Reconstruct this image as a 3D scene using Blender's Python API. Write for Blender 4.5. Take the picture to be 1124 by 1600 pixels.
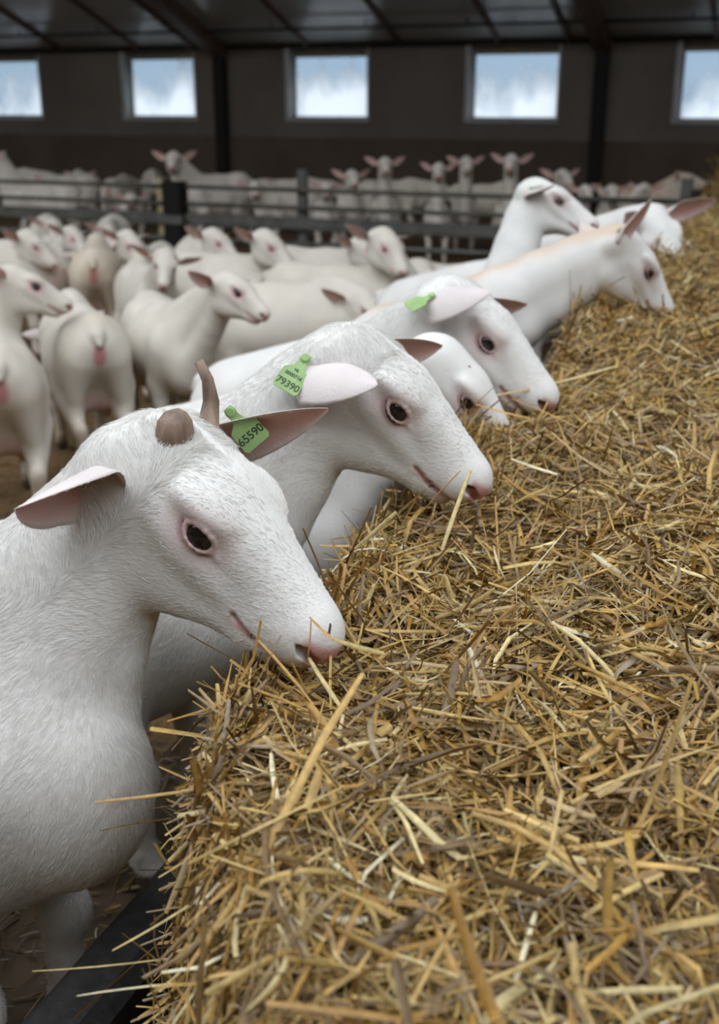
import bpy, math
import numpy as np

# ------------------------------------------------------------------ clear
for o in list(bpy.data.objects):
    bpy.data.objects.remove(o)
SC = bpy.context.scene
COL = SC.collection
RNG = np.random.default_rng(7)

# ------------------------------------------------------------------ camera
CAM_H = 1.5
PITCH = math.radians(20.1)
YAW = math.radians(22.0)
F_PX = 1750.0
cam_d = bpy.data.cameras.new('camera')
cam = bpy.data.objects.new('camera', cam_d)
COL.objects.link(cam)
cam.location = (0, 0, CAM_H)
cam.rotation_euler = (math.pi / 2 - PITCH, 0, YAW)
cam_d.sensor_fit = 'VERTICAL'
cam_d.sensor_height = 36.0
cam_d.lens = F_PX / 1600 * 36.0
cam_d.clip_start = 0.02
cam_d.dof.use_dof = True
cam_d.dof.focus_distance = 1.38
cam_d.dof.aperture_fstop = 4.6
SC.camera = cam
FWH = np.array([-math.sin(YAW), math.cos(YAW), 0])
RGT = np.array([math.cos(YAW), math.sin(YAW), 0])
UPZ = np.array([0, 0, 1.0])
FWD = FWH * math.cos(PITCH) - UPZ * math.sin(PITCH)
CUP = FWH * math.sin(PITCH) + UPZ * math.cos(PITCH)
CO = np.array([0, 0, CAM_H])


def ray(x, y):
    return FWD + RGT * ((x - 562) / F_PX) - CUP * ((y - 800) / F_PX)


def at(x, y, d):
    """the place seen at a photograph point, d metres along the view axis"""
    return CO + ray(x, y) * d


def on_z(x, y, z):
    r = ray(x, y)
    return CO + r * ((z - CAM_H) / r[2])


def on_y(x, y, Y):
    r = ray(x, y)
    return CO + r * (Y / r[1])


# ------------------------------------------------------------------ sky, light, exposure
world = bpy.data.worlds.new('overcast_sky')
SC.world = world
world.use_nodes = True
wn, wl = world.node_tree.nodes, world.node_tree.links
wn.clear()
w_out = wn.new('ShaderNodeOutputWorld')
w_bg = wn.new('ShaderNodeBackground')
w_tc = wn.new('ShaderNodeTexCoord')
w_sep = wn.new('ShaderNodeSeparateXYZ')
w_ramp = wn.new('ShaderNodeValToRGB')
w_ramp.color_ramp.elements[0].position = 0.47
w_ramp.color_ramp.elements[0].color = (0.10, 0.09, 0.08, 1)
w_ramp.color_ramp.elements[1].position = 0.52
w_ramp.color_ramp.elements[1].color = (0.895, 0.945, 1.0, 1)
w_map = wn.new('ShaderNodeMapRange')
w_map.inputs['From Min'].default_value = -1
w_map.inputs['From Max'].default_value = 1
wl.new(w_tc.outputs['Generated'], w_sep.inputs[0])
wl.new(w_sep.outputs['Z'], w_map.inputs['Value'])
wl.new(w_map.outputs[0], w_ramp.inputs[0])
wl.new(w_ramp.outputs[0], w_bg.inputs['Color'])
w_bg.inputs['Strength'].default_value = 2.6
wl.new(w_bg.outputs[0], w_out.inputs[0])


def area_light(name, loc, rot, sx, sy, power, colour):
    d = bpy.data.lights.new(name, 'AREA')
    d.shape = 'RECTANGLE'
    d.size, d.size_y = sx, sy
    d.energy = power
    d.color = colour
    o = bpy.data.objects.new(name, d)
    COL.objects.link(o)
    o.location = loc
    o.rotation_euler = rot
    return o


SC.view_settings.view_transform = 'Standard'
SC.view_settings.look = 'None'
SC.view_settings.gamma = 1.0
SC.view_settings.use_curve_mapping = False
SC.view_settings.exposure = 0.0
try:
    SC.cycles.max_bounces = 6
    SC.cycles.diffuse_bounces = 4
    SC.cycles.glossy_bounces = 3
    SC.cycles.transmission_bounces = 4
    SC.cycles.transparent_max_bounces = 6
    SC.cycles.caustics_reflective = False
    SC.cycles.caustics_refractive = False
except Exception:
    pass


# ------------------------------------------------------------------ helpers
def link(o, parent=None):
    COL.objects.link(o)
    if parent is not None:
        o.parent = parent
    return o


def tag(o, label=None, cat=None, group=None, kind=None):
    if label:
        o['label'] = label
    if cat:
        o['category'] = cat
    if group:
        o['group'] = group
    if kind:
        o['kind'] = kind
    return o


def empty(name, loc, rz=0.0):
    o = bpy.data.objects.new(name, None)
    o.empty_display_size = 0.1
    o.location = [float(v) for v in loc]
    o.rotation_euler = (0, 0, rz)
    return link(o)


def mesh_obj(name, verts, faces, mat, parent=None, smooth=True, tint=None):
    me = bpy.data.meshes.new(name)
    verts = np.asarray(verts, dtype=np.float32)
    if isinstance(faces, np.ndarray):
        n, w = faces.shape
        me.vertices.add(len(verts))
        me.vertices.foreach_set('co', verts.ravel())
        me.loops.add(n * w)
        me.loops.foreach_set('vertex_index', faces.astype(np.int32).ravel())
        me.polygons.add(n)
        me.polygons.foreach_set('loop_start', np.arange(0, n * w, w, dtype=np.int32))
        me.update(calc_edges=True)
    else:
        me.from_pydata([tuple(v) for v in verts.tolist()], [], faces)
        me.update()
    if smooth:
        me.polygons.foreach_set('use_smooth', np.ones(len(me.polygons), dtype=bool))
    if tint is not None:
        at_ = me.attributes.new('tint', 'FLOAT_COLOR', 'POINT')
        c = np.ones((len(verts), 4), dtype=np.float32)
        c[:, :3] = tint
        at_.data.foreach_set('color', c.ravel())
    me.materials.append(mat)
    return link(bpy.data.objects.new(name, me), parent)


class MB:
    """collects simple solids into one mesh"""

    def __init__(self):
        self.v, self.f = [], []

    def box(self, lo, hi, bev=0.0):
        (x0, y0, z0), (x1, y1, z1) = lo, hi
        if bev <= 0:
            b = len(self.v)
            self.v += [(x0, y0, z0), (x1, y0, z0), (x1, y1, z0), (x0, y1, z0), (x0, y0, z1), (x1, y0, z1), (x1, y1, z1), (x0, y1, z1)]
            self.f += [tuple(b + i for i in q) for q in ((0, 3, 2, 1), (4, 5, 6, 7), (0, 1, 5, 4), (1, 2, 6, 5), (2, 3, 7, 6), (3, 0, 4, 7))]
            return self
        # chamfered along the longest axis
        ax = int(np.argmax([x1 - x0, y1 - y0, z1 - z0]))
        o = [a for a in range(3) if a != ax]
        lo, hi = (x0, y0, z0), (x1, y1, z1)
        a0, a1, b0, b1 = lo[o[0]], hi[o[0]], lo[o[1]], hi[o[1]]
        pr = [(a0 + bev, b0), (a1 - bev, b0), (a1, b0 + bev), (a1, b1 - bev), (a1 - bev, b1), (a0 + bev, b1), (a0, b1 - bev), (a0, b0 + bev)]
        b = len(self.v)
        for e in (lo[ax], hi[ax]):
            for p in pr:
                q = [0, 0, 0]
                q[ax], q[o[0]], q[o[1]] = e, p[0], p[1]
                self.v.append(tuple(q))
        n = 8
        for i in range(n):
            self.f.append((b + i, b + (i + 1) % n, b + n + (i + 1) % n, b + n + i))
        self.f += [tuple(b + i for i in range(n))[::-1], tuple(b + n + i for i in range(n))]
        return self

    def tube(self, pts, rad, n=12):
        pts = [np.array(p, float) for p in pts]
        rad = rad if hasattr(rad, '__len__') else [rad] * len(pts)
        b = len(self.v)
        for i, p in enumerate(pts):
            t = pts[min(i + 1, len(pts) - 1)] - pts[max(i - 1, 0)]
            t /= np.linalg.norm(t)
            h = np.array([0, 0, 1.0]) if abs(t[2]) < 0.9 else np.array([1.0, 0, 0])
            u = np.cross(t, h)
            u /= np.linalg.norm(u)
            w = np.cross(t, u)
            for k in range(n):
                a = 2 * math.pi * k / n
                self.v.append(tuple(p + rad[i] * (u * math.cos(a) + w * math.sin(a))))
        for i in range(len(pts) - 1):
            for k in range(n):
                k2 = (k + 1) % n
                self.f.append((b + i * n + k, b + i * n + k2, b + (i + 1) * n + k2, b + (i + 1) * n + k))
        self.f += [tuple(b + k for k in range(n))[::-1], tuple(b + (len(pts) - 1) * n + k for k in range(n))]
        return self

    def build(self, name, mat, parent=None, smooth=False):
        return mesh_obj(name, self.v, self.f, mat, parent, smooth)


# ------------------------------------------------------------------ materials
def new_mat(name):
    m = bpy.data.materials.new(name)
    m.use_nodes = True
    nt = m.node_tree
    return m, nt.nodes, nt.links, nt.nodes['Principled BSDF']


def simple_mat(name, col, rough=0.6, var=0.0, scale=20.0, bump=0.0, metal=0.0, spec=0.5, col2=None, stretch=(1, 1, 1)):
    m, n, l, b = new_mat(name)
    b.inputs['Base Color'].default_value = (*col, 1)
    b.inputs['Roughness'].default_value = rough
    b.inputs['Metallic'].default_value = metal
    b.inputs['Specular IOR Level'].default_value = spec
    if var > 0 or bump > 0 or col2 is not None:
        tc = n.new('ShaderNodeTexCoord')
        mp = n.new('ShaderNodeMapping')
        mp.inputs['Scale'].default_value = stretch
        l.new(tc.outputs['Object'], mp.inputs[0])
        tx = n.new('ShaderNodeTexNoise')
        tx.inputs['Scale'].default_value = scale
        tx.inputs['Detail'].default_value = 6
        l.new(mp.outputs[0], tx.inputs['Vector'])
        if var > 0 or col2 is not None:
            rp = n.new('ShaderNodeValToRGB')
            c2 = col2 or tuple(c * (1 - var) for c in col)
            rp.color_ramp.elements[0].position = 0.35
            rp.color_ramp.elements[1].position = 0.65
            rp.color_ramp.elements[0].color = (*c2, 1)
            rp.color_ramp.elements[1].color = (*col, 1)
            l.new(tx.outputs['Fac'], rp.inputs[0])
            l.new(rp.outputs[0], b.inputs['Base Color'])
        if bump > 0:
            bp = n.new('ShaderNodeBump')
            bp.inputs['Strength'].default_value = bump
            bp.inputs['Distance'].default_value = 0.01
            l.new(tx.outputs['Fac'], bp.inputs['Height'])
            l.new(bp.outputs[0], b.inputs['Normal'])
    return m


def coat_mat(name, fine, rough=0.75, mott=0.12):
    m, n, l, b = new_mat(name)
    at_ = n.new('ShaderNodeAttribute')
    at_.attribute_name = 'tint'
    tc = n.new('ShaderNodeTexCoord')
    t1 = n.new('ShaderNodeTexNoise')
    t1.inputs['Scale'].default_value = 9
    t1.inputs['Detail'].default_value = 5
    l.new(tc.outputs['Object'], t1.inputs['Vector'])
    rp = n.new('ShaderNodeMapRange')
    rp.inputs['From Min'].default_value = 0.3
    rp.inputs['From Max'].default_value = 0.7
    rp.inputs['To Min'].default_value = 1 - mott
    rp.inputs['To Max'].default_value = 1.0
    l.new(t1.outputs['Fac'], rp.inputs['Value'])
    mx = n.new('ShaderNodeVectorMath')
    mx.operation = 'SCALE'
    l.new(at_.outputs['Color'], mx.inputs[0])
    l.new(rp.outputs[0], mx.inputs['Scale'])
    l.new(mx.outputs[0], b.inputs['Base Color'])
    b.inputs['Roughness'].default_value = rough
    b.inputs['Specular IOR Level'].default_value = 0.25
    t2 = n.new('ShaderNodeTexNoise')
    t2.inputs['Scale'].default_value = fine
    t2.inputs['Detail'].default_value = 4
    l.new(tc.outputs['Object'], t2.inputs['Vector'])
    bp = n.new('ShaderNodeBump')
    bp.inputs['Strength'].default_value = 0.25
    bp.inputs['Distance'].default_value = 0.004
    l.new(t2.outputs['Fac'], bp.inputs['Height'])
    l.new(bp.outputs[0], b.inputs['Normal'])
    return m


def hair_mat(name):
    m, n, l, b = new_mat(name)
    at_ = n.new('ShaderNodeAttribute')
    at_.attribute_name = 'tint'
    l.new(at_.outputs['Color'], b.inputs['Base Color'])
    b.inputs['Roughness'].default_value = 0.55
    b.inputs['Specular IOR Level'].default_value = 0.3
    return m


M = {}
M['coat'] = coat_mat('white_coat', 260)
M['hair'] = hair_mat('short_hair')
M['eye'] = simple_mat('dark_eye', (0.012, 0.010, 0.009), 0.06, spec=0.6)
M['horn'] = simple_mat('horn', (0.30, 0.21, 0.15), 0.55, scale=60, bump=0.6, col2=(0.13, 0.085, 0.06), stretch=(1, 1, .25))
M['hoof'] = simple_mat('hoof', (0.10, 0.08, 0.06), 0.6)
M['tag'] = simple_mat('green_plastic', (0.32, 0.50, 0.19), 0.5, var=0.2, scale=40)
M['ink'] = simple_mat('black_print', (0.03, 0.05, 0.025), 0.6)
M['wall'] = simple_mat('brown_wall', (0.135, 0.115, 0.094), 0.85, scale=0.9, col2=(0.100, 0.082, 0.066), bump=0.15)
M['wall_low'] = simple_mat('dark_brown_wall', (0.090, 0.062, 0.042), 0.85, scale=1.5, col2=(0.064, 0.044, 0.030), bump=0.15)
M['post'] = simple_mat('dark_steel', (0.010, 0.0085, 0.008), 0.8, spec=0.3)
M['beam'] = simple_mat('red_brown_timber', (0.13, 0.075, 0.052), 0.6, var=0.3, scale=4)
M['frame'] = simple_mat('grey_window_frame', (0.36, 0.37, 0.36), 0.6, var=0.2, scale=6)
M['galv'] = simple_mat('galvanised_steel', (0.17, 0.175, 0.16), 0.5, metal=0.5, var=0.35, scale=8)
M['rail'] = simple_mat('dirty_rail', (0.11, 0.105, 0.085), 0.55, var=0.4, scale=5)
M['rubber'] = simple_mat('black_rubber_board', (0.012, 0.0115, 0.0115), 0.75, scale=45, bump=0.35, spec=0.3, col2=(0.024, 0.022, 0.021))
M['board'] = simple_mat('dusty_board', (0.20, 0.13, 0.06), 0.8, var=0.5, scale=18)
M['yellow'] = simple_mat('faded_yellow_post', (0.50, 0.42, 0.24), 0.7, var=0.2)
# glossy ceiling panels
M['ceil'], _n, _l, _b = new_mat('glossy_ceiling_panel')
_b.inputs['Base Color'].default_value = (0.46, 0.48, 0.49, 1)
_b.inputs['Roughness'].default_value = 0.22
_b.inputs['Specular IOR Level'].default_value = 0.55


def straw_mat(name):
    m, n, l, b = new_mat(name)
    at_ = n.new('ShaderNodeAttribute')
    at_.attribute_name = 'tint'
    tc = n.new('ShaderNodeTexCoord')
    t1 = n.new('ShaderNodeTexNoise')
    t1.inputs['Scale'].default_value = 130
    t1.inputs['Detail'].default_value = 3
    l.new(tc.outputs['Object'], t1.inputs['Vector'])
    rp = n.new('ShaderNodeMapRange')
    rp.inputs['From Min'].default_value = 0.3
    rp.inputs['From Max'].default_value = 0.7
    rp.inputs['To Min'].default_value = 0.72
    rp.inputs['To Max'].default_value = 1.12
    l.new(t1.outputs['Fac'], rp.inputs['Value'])
    mx = n.new('ShaderNodeVectorMath')
    mx.operation = 'SCALE'
    l.new(at_.outputs['Color'], mx.inputs[0])
    l.new(rp.outputs[0], mx.inputs['Scale'])
    l.new(mx.outputs[0], b.inputs['Base Color'])
    b.inputs['Roughness'].default_value = 0.42
    b.inputs['Specular IOR Level'].default_value = 0.5
    return m


M['straw'] = straw_mat('straw')

# ------------------------------------------------------------------ the barn
WY = 15.62            # inner face of the back wall
PANE_Y = 15.80
WX0, WX1 = -26.0, 12.0
WIN_C = [-1.33, -4.10, -6.80, -9.57, -12.36, -15.1, 1.42, 4.15]
WIN_W = 1.21
Z0, Z1 = 1.29, 2.20
EAVE = 2.27


def build_barn():
    # floor
    fm, n, l, b = new_mat('bedding_floor')
    tc = n.new('ShaderNodeTexCoord')
    t1 = n.new('ShaderNodeTexNoise')
    t1.inputs['Scale'].default_value = 3.0
    t1.inputs['Detail'].default_value = 8
    l.new(tc.outputs['Object'], t1.inputs['Vector'])
    t2 = n.new('ShaderNodeTexNoise')
    t2.inputs['Scale'].default_value = 45
    t2.inputs['Detail'].default_value = 5
    l.new(tc.outputs['Object'], t2.inputs['Vector'])
    ad = n.new('ShaderNodeMath')
    ad.operation = 'ADD'
    l.new(t1.outputs['Fac'], ad.inputs[0])
    l.new(t2.outputs['Fac'], ad.inputs[1])
    rp = n.new('ShaderNodeValToRGB')
    mp = n.new('ShaderNodeMath')
    mp.operation = 'MULTIPLY'
    mp.inputs[1].default_value = 0.5
    l.new(ad.outputs[0], mp.inputs[0])
    l.new(mp.outputs[0], rp.inputs[0])
    rp.color_ramp.elements[0].position = 0.38
    rp.color_ramp.elements[0].color = (0.055, 0.030, 0.012, 1)
    rp.color_ramp.elements[1].position = 0.62
    rp.color_ramp.elements[1].color = (0.20, 0.115, 0.040, 1)
    l.new(rp.outputs[0], b.inputs['Base Color'])
    b.inputs['Roughness'].default_value = 0.9
    bp = n.new('ShaderNodeBump')
    bp.inputs['Strength'].default_value = 0.8
    bp.inputs['Distance'].default_value = 0.02
    l.new(t2.outputs['Fac'], bp.inputs['Height'])
    l.new(bp.outputs[0], b.inputs['Normal'])
    f = mesh_obj('floor', [(WX0, -16, 0), (WX1, -16, 0), (WX1, 30, 0), (WX0, 30, 0)], [(0, 1, 2, 3)], fm, smooth=False)
    tag(f, kind='structure')

    # back wall, with openings for the windows
    cs = sorted(WIN_C)
    mb = MB()
    Y0, Y1 = WY, WY + 0.30
    xs = WX0
    for c in cs:
        mb.box((xs, Y0, Z0), (c - WIN_W / 2 - 0.06, Y1, Z1 + 0.02))
        xs = c + WIN_W / 2 + 0.03
    mb.box((xs, Y0, Z0), (WX1, Y1, Z1 + 0.02))
    mb.box((WX0, Y0, Z1 + 0.02), (WX1, Y1, EAVE + 0.12))
    mb.box((WX0, Y0, 1.02), (WX1, Y1, Z0))
    tag(mb.build('wall_back', M['wall']), kind='structure')
    mb = MB().box((WX0, Y0 - 0.03, 0.0), (WX1, Y1, 1.02))
    tag(mb.build('wall_back_lower', M['wall_low']), kind='structure')
    mb = MB().box((WX0, Y0 - 0.09, 0.0), (WX1, Y0 - 0.031, 0.30))
    tag(mb.build('baseboard_back', M['post']), kind='structure')

    # windows: sloping sill, reveal, frame, condensation-fogged pane
    pm = bpy.data.materials.new('fogged_glass')
    pm.use_nodes = True
    n, l = pm.node_tree.nodes, pm.node_tree.links
    n.clear()
    out = n.new('ShaderNodeOutputMaterial')
    tr = n.new('ShaderNodeBsdfTransparent')
    tr.inputs[0].default_value = (0.43, 0.50, 0.56, 1)
    tl = n.new('ShaderNodeBsdfTranslucent')
    tl.inputs[0].default_value = (0.90, 0.94, 0.98, 1)
    mx = n.new('ShaderNodeMixShader')
    tc = n.new('ShaderNodeTexCoord')
    mp = n.new('ShaderNodeMapping')
    mp.inputs['Scale'].default_value = (1.9, 1.9, 1.0)
    l.new(tc.outputs['Object'], mp.inputs[0])
    tx = n.new('ShaderNodeTexNoise')
    tx.inputs['Scale'].default_value = 1.0
    tx.inputs['Detail'].default_value = 4
    l.new(mp.outputs[0], tx.inputs['Vector'])
    sx = n.new('ShaderNodeSeparateXYZ')
    l.new(tc.outputs['Object'], sx.inputs[0])
    mr = n.new('ShaderNodeMapRange')
    mr.inputs['From Min'].default_value = 1.3
    mr.inputs['From Max'].default_value = 2.05
    mr.inputs['To Min'].default_value = 0.24
    mr.inputs['To Max'].default_value = -0.14
    l.new(sx.outputs['Z'], mr.inputs['Value'])
    ad = n.new('ShaderNodeMath')
    l.new(tx.outputs['Fac'], ad.inputs[0])
    l.new(mr.outputs[0], ad.inputs[1])
    rp = n.new('ShaderNodeMapRange')
    rp.inputs['From Min'].default_value = 0.42
    rp.inputs['From Max'].default_value = 0.72
    rp.inputs['To Min'].default_value = 0.12
    rp.inputs['To Max'].default_value = 0.9
    l.new(ad.outputs[0], rp.inputs['Value'])
    l.new(rp.outputs[0], mx.inputs[0])
    l.new(tr.outputs[0], mx.inputs[1])
    l.new(tl.outputs[0], mx.inputs[2])
    l.new(mx.outputs[0], out.inputs[0])
    for i, c in enumerate(WIN_C):
        x0, x1 = c - WIN_W / 2, c + WIN_W / 2
        mb = MB()
        mb.box((x0 - 0.06, WY - 0.012, Z0 - 0.05), (x0, PANE_Y + 0.05, Z1 + 0.02))     # left reveal board
        mb.box((x1, WY - 0.012, Z0 - 0.05), (x1 + 0.03, PANE_Y + 0.05, Z1 + 0.02))
        mb.box((x0, WY - 0.02, Z0 - 0.05), (x1, PANE_Y + 0.02, Z0 - 0.012))              # sill
        b_ = 0.028
        mb.box((x0, PANE_Y - 0.02, Z0 - 0.012), (x1, PANE_Y + 0.03, Z0 + b_ - 0.012))
        mb.box((x0, PANE_Y - 0.02, Z1 - b_), (x1, PANE_Y + 0.03, Z1 + 0.02))
        mb.box((x0, PANE_Y - 0.02, Z0 + b_ - 0.012), (x0 + b_, PANE_Y + 0.03, Z1 - b_))
        mb.box((x1 - b_, PANE_Y - 0.02, Z0 + b_ - 0.012), (x1, PANE_Y + 0.03, Z1 - b_))
        w = tag(mb.build('window_%d' % (i + 1), M['frame']), kind='structure')
        p = MB().box((x0 + b_, PANE_Y + 0.004, Z0 + b_ - 0.012), (x1 - b_, PANE_Y + 0.010, Z1 - b_))
        p.build('pane', pm, w)

    # roof slope from the eave up towards the ridge, overhanging outside
    sl = math.tan(math.radians(19.5))
    RIDGE_Y = 4.3

    def roof_z(y):
        return EAVE + (WY - y) * sl
    y_out = WY + 0.45
    t = 0.08
    v = []
    for y in (RIDGE_Y, y_out):
        for x in (WX0, WX1):
            v += [(x, y, roof_z(y)), (x, y, roof_z(y) + t)]
    faces = [(0, 2, 6, 4), (1, 5, 7, 3), (0, 1, 3, 2), (4, 6, 7, 5), (0, 4, 5, 1), (2, 3, 7, 6)]
    tag(mesh_obj('ceiling', v, faces, M['ceil'], smooth=False), kind='structure')

    # the opposite slope, leaving a wide open ridge above the feed passage
    v = []
    for y, z in ((-4.6, roof_z(RIDGE_Y)), (-16.0, EAVE)):
        for x in (WX0, WX1):
            v += [(x, y, z), (x, y, z + t)]
    tag(mesh_obj('ceiling_front', v, [q[::-1] for q in faces], M['ceil'], smooth=False), kind='structure')
    tag(MB().box((WX0 - 0.3, -16, 0), (WX0, WY + 0.3, 6.5)).build('wall_left', M['wall']), kind='structure')
    tag(MB().box((WX1, -16, 0), (WX1 + 0.3, WY + 0.3, 6.5)).build('wall_right', M['wall']), kind='structure')
    tag(MB().box((WX0, -16.3, 0), (WX1, -16, EAVE)).build('wall_front', M['wall']), kind='structure')

    # rafters on the frames, battens between
    def slope_bar(mb, x0, x1, depth, y0=RIDGE_Y, y1=WY, drop=0.0):
        b = len(mb.v)
        for y in (y0, y1):
            z = roof_z(y) - drop
            mb.v += [(x0, y, z - depth), (x1, y, z - depth), (x1, y, z), (x0, y, z)]
        mb.f += [tuple(b + i for i in q) for q in ((0, 1, 2, 3), (7, 6, 5, 4), (0, 4, 5, 1), (1, 5, 6, 2), (2, 6, 7, 3), (3, 7, 4, 0))]
    frames = [-2.92 - 5.57 * k for k in range(-2, 5)]
    for i, x in enumerate(frames):
        mb = MB()
        slope_bar(mb, x - 0.11, x + 0.11, 0.20)
        r = mb.build('rafter', M['beam'])
        tag(r, kind='structure')
        mb = MB().box((x - 0.085, WY - 0.13, 0.0), (x + 0.085, WY + 0.01, EAVE + 0.05))
        p = mb.build('wall_post', M['post'])
        tag(p, kind='structure')
        for k in (1, 2, 3, 4):
            xb = x + 5.57 * k / 4 + (0.4 if k == 4 else 0.0) - (0.0 if k < 4 else 0.85)
            mb = MB()
            slope_bar(mb, xb - 0.032, xb + 0.032, 0.045)
            tag(mb.build('ceiling_batten', M['beam']), kind='structure')
    # wall plate and water pipe under the ceiling
    mb = MB().box((WX0, WY - 0.05, EAVE - 0.05), (WX1, WY - 0.001, EAVE + 0.01))
    tag(mb.build('trim_1', M['post']), kind='structure')
    zp = roof_z(14.9) - 0.10
    mb = MB().tube([(WX0, 14.9, zp), (WX1, 14.9, zp)], 0.018, 8)
    for k in range(24):
        xx = -24 + k * 1.39
        mb.tube([(xx, 14.9, zp), (xx, 14.9, zp + 0.09)], 0.010, 6)
    pw = mb.build('water_pipe', M['post'])
    tag(pw, 'thin dark pipe running below the ceiling above the windows', 'pipe')


build_barn()


# ------------------------------------------------------------------ goats: one continuous skin grown from a distance field
def unit(v):
    v = np.asarray(v, float)
    return v / np.linalg.norm(v)


class Field:
    def __init__(self, prims, hb, hh, fine_lo, fine_hi):
        lo = np.min([p['lo'] for p in prims], axis=0) - 0.03
        hi = np.max([p['hi'] for p in prims], axis=0) + 0.03
        self.ax = []
        for a in range(3):
            pts = [lo[a]]
            f0, f1 = max(fine_lo[a], lo[a]), min(fine_hi[a], hi[a])
            while pts[-1] < hi[a]:
                x = pts[-1]
                # smooth change of step near the finer zone
                dist = max(f0 - x, x - f1, 0.0)
                pts.append(x + min(hb, hh + dist * 0.25))
            self.ax.append(np.array(pts, dtype=np.float32))
        self.D = np.full([len(a) for a in self.ax], 50.0, dtype=np.float32)
        self.h = hb
        for p in prims:
            self.add(p)

    def add(self, p):
        m = p['k'] + 2.5 * self.h
        sl = []
        for a in range(3):
            i0 = max(int(np.searchsorted(self.ax[a], p['lo'][a] - m)) - 1, 0)
            i1 = min(int(np.searchsorted(self.ax[a], p['hi'][a] + m)) + 1, len(self.ax[a]))
            if i1 - i0 < 1:
                return
            sl.append(slice(i0, i1))
        X = self.ax[0][sl[0]][:, None, None]
        Y = self.ax[1][sl[1]][None, :, None]
        Z = self.ax[2][sl[2]][None, None, :]
        d = p['f'](X, Y, Z)
        A = self.D[tuple(sl)]
        k = max(p['k'], 1e-5)
        if p.get('cut'):
            d = -d
            h = np.clip(k - np.abs(A - d), 0, None)
            self.D[tuple(sl)] = np.maximum(A, d) + h * h / (4 * k)
        else:
            h = np.clip(k - np.abs(A - d), 0, None)
            self.D[tuple(sl)] = np.minimum(A, d) - h * h / (4 * k)

    def mesh(self):
        D = self.D
        ins = D < 0
        nx, ny, nz = D.shape
        cnt = np.zeros((nx - 1, ny - 1, nz - 1), dtype=np.int8)
        for i in (0, 1):
            for j in (0, 1):
                for k in (0, 1):
                    cnt += ins[i:nx - 1 + i, j:ny - 1 + j, k:nz - 1 + k]
        ci, cj, ck = np.nonzero((cnt > 0) & (cnt < 8))
        n = len(ci)
        acc = np.zeros((n, 3), dtype=np.float64)
        num = np.zeros(n)
        corners = [(i, j, k) for i in (0, 1) for j in (0, 1) for k in (0, 1)]
        val = {c: D[ci + c[0], cj + c[1], ck + c[2]] for c in corners}
        axx = self.ax
        for c in corners:
            for a in range(3):
                if c[a] == 1:
                    continue
                e = list(c)
                e[a] = 1
                e = tuple(e)
                v0, v1 = val[c], val[e]
                ms = (v0 < 0) != (v1 < 0)
                t = np.where(ms, v0 / np.where(ms, v0 - v1, 1), 0)
                base = [axx[0][ci + c[0]], axx[1][cj + c[1]], axx[2][ck + c[2]]]
                idx = (ci, cj, ck)[a]
                base[a] = axx[a][idx] + t * (axx[a][idx + 1] - axx[a][idx])
                for b in range(3):
                    acc[:, b] += np.where(ms, base[b], 0)
                num += ms
        verts = acc / num[:, None]
        vid = np.full(cnt.shape, -1, dtype=np.int64)
        vid[ci, cj, ck] = np.arange(n)
        quads = []
        # x edges
        s0, s1 = ins[:-1], ins[1:]
        i, j, k = np.nonzero((s0 != s1)[:, 1:-1, 1:-1])
        j += 1
        k += 1
        q = np.stack([vid[i, j - 1, k - 1], vid[i, j, k - 1], vid[i, j, k], vid[i, j - 1, k]], 1)
        fl = ~s0[i, j, k]
        q[fl] = q[fl][:, ::-1]
        quads.append(q)
        s0, s1 = ins[:, :-1], ins[:, 1:]
        i, j, k = np.nonzero((s0 != s1)[1:-1, :, 1:-1])
        i += 1
        k += 1
        q = np.stack([vid[i - 1, j, k - 1], vid[i - 1, j, k], vid[i, j, k], vid[i, j, k - 1]], 1)
        fl = ~s0[i, j, k]
        q[fl] = q[fl][:, ::-1]
        quads.append(q)
        s0, s1 = ins[:, :, :-1], ins[:, :, 1:]
        i, j, k = np.nonzero((s0 != s1)[1:-1, 1:-1, :])
        i += 1
        j += 1
        q = np.stack([vid[i - 1, j - 1, k], vid[i, j - 1, k], vid[i, j, k], vid[i - 1, j, k]], 1)
        fl = ~s0[i, j, k]
        q[fl] = q[fl][:, ::-1]
        quads.append(q)
        F = np.concatenate(quads)
        F = F[(F >= 0).all(1)]
        return relax(verts, F, 2), F


def relax(v, F, it):
    """even out the grid's small steps, keeping volume"""
    n = len(v)
    e = np.concatenate([F[:, [0, 1]], F[:, [1, 2]], F[:, [2, 3]], F[:, [3, 0]]])
    a = np.concatenate([e[:, 0], e[:, 1]])
    b = np.concatenate([e[:, 1], e[:, 0]])
    deg = np.maximum(np.bincount(a, minlength=n), 1)[:, None]
    for s in (0.5, -0.48) * it:
        m = np.stack([np.bincount(a, weights=v[b, c], minlength=n) for c in range(3)], 1) / deg
        v = v + s * (m - v)
    return v


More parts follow.
